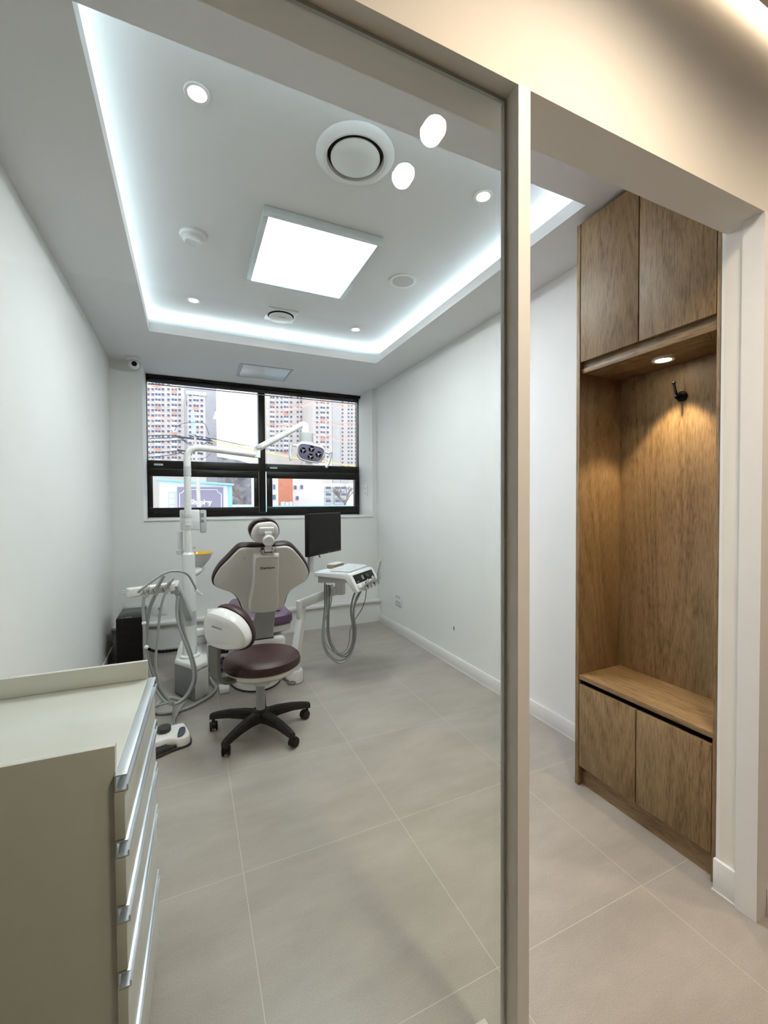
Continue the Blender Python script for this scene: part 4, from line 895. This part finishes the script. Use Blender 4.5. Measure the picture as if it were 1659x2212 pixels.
# ------------------------------------------------------------------ view outside
GZ = -7.0
ASPH = mat('asphalt_far', (.30, .30, .31), .9)
CONC = mat('apartment_concrete', (.72, .655, .645), .9, var=.05, nscale=.15)
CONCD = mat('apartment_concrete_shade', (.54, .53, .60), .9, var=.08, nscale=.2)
SPAN = mat('white_spandrel', (.88, .87, .90), .7)
SPANO = mat('orange_spandrel', (.85, .42, .33), .7)
WPANE = mat('window_dark_pane', (.13, .14, .24), .3)
BRICK = mat('orange_brick', (.66, .25, .16), .85, var=.10, nscale=3, bump=.3, bscale=20)
PALE = mat('pale_render', (.80, .80, .84), .85, var=.02, nscale=.6)
SIGNP = mat('mauve_signboard', (.285, .255, .375), .6)
SIGNW = mat('sign_lettering_white', (.95, .95, .97), .6)
CYAN = mat('pale_blue_gutter', (.30, .62, .80), .5)
SIDING = mat('white_siding', (.82, .85, .90), .6)
POLE = mat('pole_concrete', (.55, .50, .50), .9, var=.05, nscale=4)
WIRE = mat('black_wire', (.05, .06, .09), .6)
WIREY = mat('yellow_wrapped_wire', (.85, .55, .16), .6)
BARK = mat('bare_bark', (.30, .23, .22), .9)
HILLM = mat('winter_hillside', (.34, .33, .37), .95, var=.45, nscale=.22)
def netm():
    m = bpy.data.materials.new('orange_safety_net'); m.use_nodes = True; N = m.node_tree.nodes; L = m.node_tree.links
    b = N['Principled BSDF']; b.inputs['Base Color'].default_value = (.85, .50, .40, 1); b.inputs['Roughness'].default_value = .9
    tr = N.new('ShaderNodeBsdfTransparent'); mx = N.new('ShaderNodeMixShader'); nz_ = N.new('ShaderNodeTexNoise'); nz_.inputs['Scale'].default_value = .5
    tc = N.new('ShaderNodeTexCoord'); L.new(tc.outputs['Object'], nz_.inputs['Vector'])
    mr = N.new('ShaderNodeMapRange'); mr.inputs[1].default_value = .3; mr.inputs[2].default_value = .7; mr.inputs[3].default_value = .1; mr.inputs[4].default_value = .5
    L.new(nz_.outputs['Fac'], mr.inputs[0]); L.new(mr.outputs[0], mx.inputs[0]); L.new(tr.outputs[0], mx.inputs[1]); L.new(b.outputs[0], mx.inputs[2]); L.new(mx.outputs[0], N['Material Output'].inputs[0]); return m
NET = netm()
bm = B(); box(bm, (-300, 8, GZ - .5), (400, 420, GZ)); struct('ground', bm, ASPH)
bm = B()
hq_ = [at(x, y, 340) for x, y in ((430, 990), (452, 984), (470, 986), (490, 990), (515, 994), (540, 1001), (562, 1004), (600, 1012), (680, 1008), (780, 1020))]
hl_ = [(hq_[0].x, GZ)] + [(p.x, p.z) for p in hq_] + [(hq_[-1].x, GZ)]
prism(bm, [(x, z) for x, z in hl_], 340, 350, mtx=Matrix(((1, 0, 0, 0), (0, 0, 1, 0), (0, 1, 0, 0), (0, 0, 0, 1)))); struct('hills', bm, HILLM)

def win_mesh(w, h, sp, spm):
    bm = B(); box(bm, (-w / 2, -.12, 0), (w / 2, 0, h), mi=0); box(bm, (-w / 2 - .12, -.20, h), (w / 2 + .12, 0, h + .16), mi=1)
    if w > 1.6: box(bm, (-.07, -.16, 0), (.07, -.05, h), mi=1)
    box(bm, (-w / 2 - .1, -.22, -sp), (w / 2 + .1, 0, -.02), mi=2)
    bmesh.ops.recalc_face_normals(bm, faces=bm.faces)
    me = bpy.data.meshes.new('window'); bm.to_mesh(me); bm.free()
    for k in (WPANE, SPAN, spm): me.materials.append(k)
    return me
WM_ = {('n', 0): win_mesh(1.05, 1.1, .3, CONC), ('w', 0): win_mesh(2.25, 1.05, 1.1, SPAN), ('w', 1): win_mesh(2.25, 1.05, 1.1, SPANO), ('m', 0): win_mesh(1.25, 1.1, 1.0, SPAN), ('m', 1): win_mesh(1.25, 1.1, 1.0, SPANO)}
YT = 230.0
def tower(label, x0, x1, topy, cols, rows, py0, dpy, Y=YT, depth=22, sidepx=None, mface=CONC, group='apartment towers beyond the window'):
    """face from px x0..x1 at depth Y; cols: [(px, kind)]; first window row at px row py0, pitch dpy"""
    a = at(x0, topy, Y); b = at(x1, topy, Y); ztop = a.z
    t = thing('apartment_tower', label, 'building', ((a.x + b.x) / 2, Y + depth / 2, GZ), group=group)
    bm = B(); box(bm, (a.x, Y, GZ), (b.x, Y + depth, ztop)); obj('wall', bm, mface, t)
    if topy > 840: 
        bm = B(); box(bm, (a.x - .4, Y - .5, ztop + .01), (b.x + .4, Y + depth, ztop + 1.6)); obj('parapet', bm, SPAN, t)
    k = 0
    for r_ in range(rows):
        for (cx, kd) in cols:
            y = py0 + r_ * dpy
            p = at(cx, y, Y)
            if p.z < GZ + 1.5: continue
            var = 1 if (kd != 'n' and (r_ * 5 + int(cx)) % 4 == 1) else 0
            o = bpy.data.objects.new('window', WM_[(kd, var)]); C.objects.link(o); o.parent = t
            o.location = Vector((p.x, Y - .02, p.z)) - t.location
            k += 1
    return t
tower('pale apartment tower filling the left edge of the window view', 296, 396, 760, [(320, 'm'), (330, 'n'), (341, 'w'), (352, 'n'), (364, 'n'), (376.5, 'w'), (388, 'n')], 15, 832, 11.35)
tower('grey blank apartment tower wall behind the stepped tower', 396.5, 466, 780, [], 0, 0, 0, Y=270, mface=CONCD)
tower('stepped apartment tower with a white parapet, left of the open sky', 404, 443, 852, [(411, 'n'), (423.5, 'w'), (436, 'n')], 13, 856, 11.5, Y=215, depth=26, mface=CONC)
a = at(443.5, 852, 215); b = at(470, 860, 215)
tower('wide apartment tower behind the dental lamp in the right window view', 574, 672, 780, [(588, 'w'), (599, 'n'), (608, 'n'), (618, 'w'), (629, 'n'), (643, 'n'), (653, 'w'), (664, 'n')], 12, 861, 10.4)
tower('apartment tower in the right window view, right of the lamp stem', 675, 716, 790, [(685, 'n'), (697, 'w'), (708, 'n')], 14, 862, 10.6, Y=207)
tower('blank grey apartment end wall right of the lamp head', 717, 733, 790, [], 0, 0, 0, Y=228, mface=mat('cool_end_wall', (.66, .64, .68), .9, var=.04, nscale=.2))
tower('apartment tower at the right edge of the window view', 735, 790, 800, [(740, 'n'), (753, 'n'), (760, 'n'), (768, 'n')], 19, 870, 8.2, Y=260)
def net(label, pts, drop, Y):
    P = [at(x, y, Y) for x, y in pts]; bm = B(); P = smooth_path(P, 5); A_ = [bm.verts.new(p) for p in P]; D_ = [bm.verts.new(p + Vector((0, -2 - math.sin(i) * .5, -drop * .922e-3 * Y * (1 + .15 * math.sin(i * 1.3))))) for i, p in enumerate(P)]
    for i in range(len(P) - 1): bm.faces.new((A_[i], A_[i + 1], D_[i + 1], D_[i]))
    t = thing('safety_net', label, 'safety net', tuple(P[0]), group='orange construction nets on the towers')
    obj('mesh_sheet', bm, NET, t)
    bm = B(); tube(bm, [p + Vector((0, -.3, 0)) for p in P], .08, 6); obj('edge_rope', bm, mat('faded_orange_rope', (.72, .40, .33), .9), t)
NY = 200
for l, pts, dr in (('highest orange net on the left tower', [(316, 826), (335, 836), (352, 832), (380, 838)], 8), ('lower sagging orange net on the left tower', [(318, 898), (332, 902), (345, 895), (362, 908), (380, 900)], 9),
                   ('top orange net on the wide right tower', [(576, 882), (592, 884), (606, 889), (622, 880), (640, 878), (657, 872), (672, 868)], 10), ('middle orange net on the wide right tower', [(576, 918), (590, 925), (606, 920), (622, 916), (640, 915)], 9),
                   ('top orange net on the right edge towers', [(676, 868), (690, 870), (702, 866), (712, 868), (724, 878), (738, 872), (768, 874)], 9), ('middle orange net on the right edge towers', [(676, 910), (690, 914), (702, 908), (714, 912), (730, 918), (745, 914), (768, 916)], 8),
                   ('lowest orange net on the right edge towers', [(676, 938), (690, 944), (702, 938), (716, 944), (730, 950), (746, 945), (768, 946)], 8)):
    net(l, pts, dr, NY)
# sign building
SYD = 24.0
a = at(344, 1037, SYD); b = at(500, 1048, SYD)
t = thing('sign_building', 'low white clad shop building with a mauve signboard and blue gutter', 'building', ((a.x + b.x) / 2, SYD + 4, GZ))
bm = B(); prism(bm, [(a.x, GZ), (b.x, GZ), (b.x, b.z - .05), (a.x, a.z - .05)], SYD, SYD + 8, mtx=Matrix(((1, 0, 0, 0), (0, 0, 1, 0), (0, 1, 0, 0), (0, 0, 0, 1))))
for i in range(26):
    z = .3 + i * .13
    if z < b.z - .15: box(bm, (a.x + .02, SYD - .012, z), (b.x - .02, SYD, z + .10))
obj('wall', bm, SIDING, t)
bm = B(); bar(bm, a + Vector((-.15, -.1, .02)), b + Vector((.1, -.1, .02)), .4, .10); box(bm, (b.x - .16, SYD - .14, GZ), (b.x + .02, SYD - .02, b.z - .05)); obj('gutter', bm, CYAN, t)
bm = B(); q = at(371, 1060, SYD)
for x in (-.14, .14): box(bm, (q.x + x - .02, SYD - .12, GZ), (q.x + x + .02, SYD - .08, q.z))
for i in range(12): box(bm, (q.x - .12, SYD - .11, q.z - .1 - i * .3), (q.x + .12, SYD - .09, q.z - .07 - i * .3))
obj('ladder', bm, LGREY, t)
c1 = at(383, 1052, SYD - .1); c2 = at(482, 1053, SYD - .1)
t = thing('shop_sign', 'mauve signboard with white curved border and white lettering', 'sign', ((c1.x + c2.x) / 2, SYD - .1, c1.z - 2.2))
bm = B(); box(bm, (c1.x, SYD - .10, c1.z - 2.2), (c2.x, SYD - .015, c1.z)); obj('board', bm, SIGNP, t)
bm = B(); w_ = c2.x - c1.x; x0, x1, z1 = c1.x + .10, c2.x - .10, c1.z - .12; rr = .20; y_ = SYD - .115
crn = lambda cx, s: [Vector((cx + s * rr * math.cos(R(a_)), y_, z1 + (-rr * math.sin(R(a_))))) for a_ in range(0, 91, 15)]
Lp = [Vector((x0, y_, z1 - 2.0))] + [Vector((x0, y_, z1 - rr))] + [Vector((x0 + rr * math.sin(R(a_)), y_, z1 - rr * math.cos(R(a_)))) for a_ in range(15, 90, 15)] + [Vector((x0 + rr, y_, z1))]
Rp = [Vector((x1 - (p.x - x0), y_, p.z)) for p in Lp][::-1]
tube(bm, Lp + Rp, .018, 6); obj('border', bm, SIGNW, t)
q = at(434, 1085, SYD - .12); text('lettering', 'Shapley', .34, SIGNW, t, frame_m((q.x, SYD - .108, q.z), (1, 0, 0), (0, 0, 1)), .002, 1.0, .012)
# utility pole and wires
UY = 14.0
p0 = at(430, 1098, UY); p1 = at(424, 980, UY); p2 = at(417, 890, UY)
t = thing('utility_pole', 'tall pale utility pole with a light blue top and cross arms', 'utility pole', (p0.x, UY, GZ))
bm = B(); tube(bm, [Vector((p0.x + (p0.x - p1.x) * 2, UY, GZ)), p0, p1, p2 + Vector((0, 0, .05))], [.085, .058, .045, .036], 16); obj('pole', bm, POLE, t)
bm = B(); tube(bm, [at(419, 938, UY - .01), at(415, 888, UY - .01)], [.068, .045], 16); obj('blue_sleeve', bm, mat('sky_blue_sleeve', (.45, .66, .82), .5), t)
bm = B(); bar(bm, at(384, 944, UY), at(460, 952, UY), .05, .05); bar(bm, at(382, 972, UY), at(436, 980, UY), .05, .05); obj('cross_arm', bm, WIRE, t)
for x, y in ((382, 940), (392, 945), (398, 950), (450, 945), (458, 950), (455, 956), (388, 973), (395, 978), (413, 940), (427, 941)):
    bm = B(); bar(bm, at(x - 6, y, UY - .06), at(x + 5, y + 3, UY - .06), .035, .035, .008); obj('insulator', bm, WIRE, t)
bm = B(); c_ = at(377, 930, UY); box(bm, (c_.x - .06, UY - .05, c_.z - .06), (c_.x + .06, UY + .05, c_.z + .07), .01); obj('transformer', bm, LGREY, t)
wires = [([(318, 941), (350, 940), (382, 941)], WIRE, 1), ([(318, 948), (360, 946), (398, 944)], WIRE, 1), ([(318, 956), (360, 953), (397, 950)], WIRE, 1), ([(318, 980), (350, 977), (388, 973)], WIRE, 1), ([(318, 988), (360, 984), (392, 978)], WIRE, 1),
         ([(377, 931), (384, 920), (400, 914), (425, 913), (442, 916), (452, 940)], WIRE, .8), ([(398, 952), (420, 962), (445, 958), (458, 950)], WIRE, .8), ([(396, 952), (410, 962), (420, 970)], WIRE, .8), ([(392, 975), (410, 974), (430, 966), (450, 952)], WIRE, .7),
         ([(430, 941), (500, 957), (560, 968), (620, 978)], WIRE, .6), ([(456, 946), (510, 958), (560, 966), (620, 976)], WIRE, .6), ([(458, 951), (520, 966), (572, 977), (640, 990), (720, 1000), (790, 1012)], WIREY, 1.5), ([(427, 992), (445, 988), (455, 980)], WIRE, .6)]
for k, (pp, mm, s) in enumerate(wires):
    bm = B(); tube(bm, [at(x, y, UY - .09 - .015 * k) for x, y in pp], .011 * s, 6, sm=6)
    tag(obj('power_line', bm, mm), ('yellow wrapped power line running right from the pole across the sky' if mm is WIREY else 'black overhead wire %s' % ('highest on the left of the pole', 'second from the top left of the pole', 'third from the top left of the pole', 'first of the lower pair left of the pole', 'lowest left of the pole', 'arching over the pole top between the cross arm ends', 'sagging under the cross arm', 'short drop left of the pole shaft', 'rising from the lower arm to the upper arm end', 'topmost running right across the sky', 'second running right across the sky', '', 'short curl low beside the lamp boom')[k]), 'wire', 'overhead wires at the utility pole')
# lower buildings on the right
MY = 34.0
def low(name, label, x0, x1, ty, m, Y, wins=(), cat='building'):
    a = at(x0, ty, Y); b = at(x1, ty, Y)
    t = thing(name, label, cat, ((a.x + b.x) / 2, Y + 2, GZ)); bm = B(); box(bm, (a.x, Y, GZ), (b.x, Y + 4, a.z)); obj('wall', bm, m, t)
    for (wx, wy, ww, wh) in wins:
        p = at(wx, wy, Y); k = Y / 922.; bm = B(); box(bm, (p.x - ww * k / 2, Y - .06, p.z - wh * k / 2), (p.x + ww * k / 2, Y - .002, p.z + wh * k / 2)); f_ = obj('window', bm, LGREY, t)
        bm = B(); box(bm, (p.x - ww * k * .38, Y - .075, p.z - wh * k * .4), (p.x + ww * k * .38, Y - .062, p.z + wh * k * .42)); obj('pane', bm, WPANE, f_)
    return t, a, b
low('white_annex', 'narrow white building with a teal window beside the centre mullion', 560, 600.5, 1018, PALE, 29, [(592, 1052, 6, 12), (592, 1074, 8, 12)])
low('brick_house', 'orange brick house front in the lower right window', 601, 632, 1018, BRICK, 34)
low('white_house', 'plain white rendered house with three small windows', 631.5, 695, 1030, PALE, 39, [(637.5, 1053, 7, 9), (651.5, 1052, 7, 9), (642, 1076, 7, 9)])
t, a, b = low('balcony_block', 'white apartment block with balconies at the right of the lower window', 699, 775, 1044, PALE, 46)
for cx in (707, 727, 740):
    for cy in (1056, 1070, 1084):
        p = at(cx, cy, 46); bm = B(); box(bm, (p.x - .34, 45.6, p.z - .29), (p.x + .34, 45.99, p.z + .25)); f_ = obj('balcony', bm, LGREY, t)
        bm = B(); box(bm, (p.x - .28, 45.56, p.z - .02), (p.x + .28, 45.598, p.z + .22)); obj('pane', bm, WPANE, f_)
t = thing('air_conditioner', 'white outdoor air conditioner at the foot of the brick house', 'air conditioner', tuple(at(619, 1096, 32.6)))
p = at(619, 1088, 32.6); bm = B(); box(bm, (p.x - .40, 32.4, p.z - .35), (p.x + .40, 32.8, p.z + .14), .02); obj('housing', bm, SIDING, t)
bm = B(); lathe(bm, [(.16, 0), (.18, .01), (.20, 0)], mtx=frame_m((p.x, 32.395, p.z - .02), (1, 0, 0), (0, 0, 1)), n=20); obj('fan_guard', bm, GREY, t)
bm = B(); a = at(560, 1093, 27); b = at(790, 1093, 27); box(bm, (a.x, 27, GZ), (b.x, 27.3, a.z)); o = obj('low_roof_wall', bm, CYAN); tag(o, 'long pale blue roof edge along the bottom of the lower right window', 'roof')
bm = B(); a = at(500, 1090, 30); b = at(556, 1090, 30); box(bm, (a.x, 30, GZ), (b.x - .1, 30.3, a.z)); o = obj('garden_wall', bm, PALE); tag(o, 'pale garden wall under the bare tree', 'wall')
def tree(label, px, py, Y, h, seed):
    rnd = random.Random(seed); p = at(px, py, Y)
    t = thing('bare_tree', label, 'tree', (p.x, Y, GZ)); bm = B()
    tube(bm, [Vector((p.x, Y, GZ)), Vector((p.x + .05, Y, p.z - .3 * h)), p], [.16, .10, .08], 8); obj('trunk', bm, BARK, t)
    bm = B()
    def br(s, d, L, r_, dep):
        e = s + d * L; tube(bm, [s, s.lerp(e, .5) + Vector((rnd.uniform(-.1, .1) * L, 0, .05 * L)), e], [r_, r_ * .75, r_ * .5], 5)
        if dep:
            for _ in range(3): br(s.lerp(e, rnd.uniform(.5, 1)), (d + Vector((rnd.uniform(-.9, .9), rnd.uniform(-.4, .4), rnd.uniform(-.1, .6)))).normalized(), L * .62, r_ * .55, dep - 1)
    for k in range(6): br(p, Vector((rnd.uniform(-.9, .9), rnd.uniform(-.3, .3), rnd.uniform(.3, 1))).normalized(), h * .55, .045, 3)
    obj('branches', bm, BARK, t)
tree('bare branching tree beside the signboard building', 522, 1082, 36, 2.0, 3)
tree('bare tree in front of the balcony block', 745, 1088, 29, 1.5, 5)

# ------------------------------------------------------------------ light
W = bpy.data.worlds.new('overcast_sky'); bpy.context.scene.world = W; W.use_nodes = True
nt = W.node_tree; bg = nt.nodes['Background']; sky = nt.nodes.new('ShaderNodeTexSky')
tcw = nt.nodes.new('ShaderNodeTexCoord'); gr = nt.nodes.new('ShaderNodeSeparateXYZ'); nt.links.new(tcw.outputs['Generated'], gr.inputs[0])
rp = nt.nodes.new('ShaderNodeValToRGB'); rp.color_ramp.elements[0].position = 0; rp.color_ramp.elements[0].color = (.97, .98, 1, 1); rp.color_ramp.elements[1].position = 1; rp.color_ramp.elements[1].color = (.86, .92, 1, 1)
nt.links.new(gr.outputs['Z'], rp.inputs['Fac']); nt.links.new(rp.outputs[0], bg.inputs['Color']); nt.nodes.remove(sky)
bg.inputs['Strength'].default_value = 1.45
def light(name, typ, loc, energy, col, **k):
    l = bpy.data.lights.new(name, typ); l.energy = energy; l.color = col
    for a, v in k.items(): setattr(l, a, v)
    o = bpy.data.objects.new(name, l); C.objects.link(o); o.location = loc; return o
for x, y in ((.043, 1.612), (1.241, 1.612), (.044, 3.235), (1.236, 3.248)):
    light('downlight_beam', 'SPOT', (x, y, HU - .02), 6, (1, .95, .88), spot_size=R(80), spot_blend=.8, shadow_soft_size=.03)
light('niche_beam', 'SPOT', (1.725, 1.097, 1.838), 13, (1, .77, .45), spot_size=R(78), spot_blend=.35, shadow_soft_size=.015)
for x, y in ((.792, .165), (.790, -.060), (2.05, .10)):  # last position is the added unseen downlight, a fill for the header wall
    light('corridor_beam', 'SPOT', (x, y, HK - .02), 27, (1, .82, .60), spot_size=R(165), spot_blend=1.0, shadow_soft_size=.04)
sc = bpy.context.scene
sc.view_settings.view_transform = 'Standard'; sc.view_settings.look = 'None'; sc.view_settings.exposure = 0.9; sc.view_settings.gamma = 1
try:
    sc.cycles.use_denoising = True; sc.cycles.use_adaptive_sampling = True; sc.cycles.adaptive_threshold = .05; sc.cycles.adaptive_min_samples = 12; sc.cycles.max_bounces = 8; sc.cycles.diffuse_bounces = 4; sc.cycles.glossy_bounces = 4; sc.cycles.transparent_max_bounces = 12
    sc.cycles.caustics_reflective = False; sc.cycles.caustics_refractive = False; sc.cycles.sample_clamp_indirect = 6
except Exception: pass
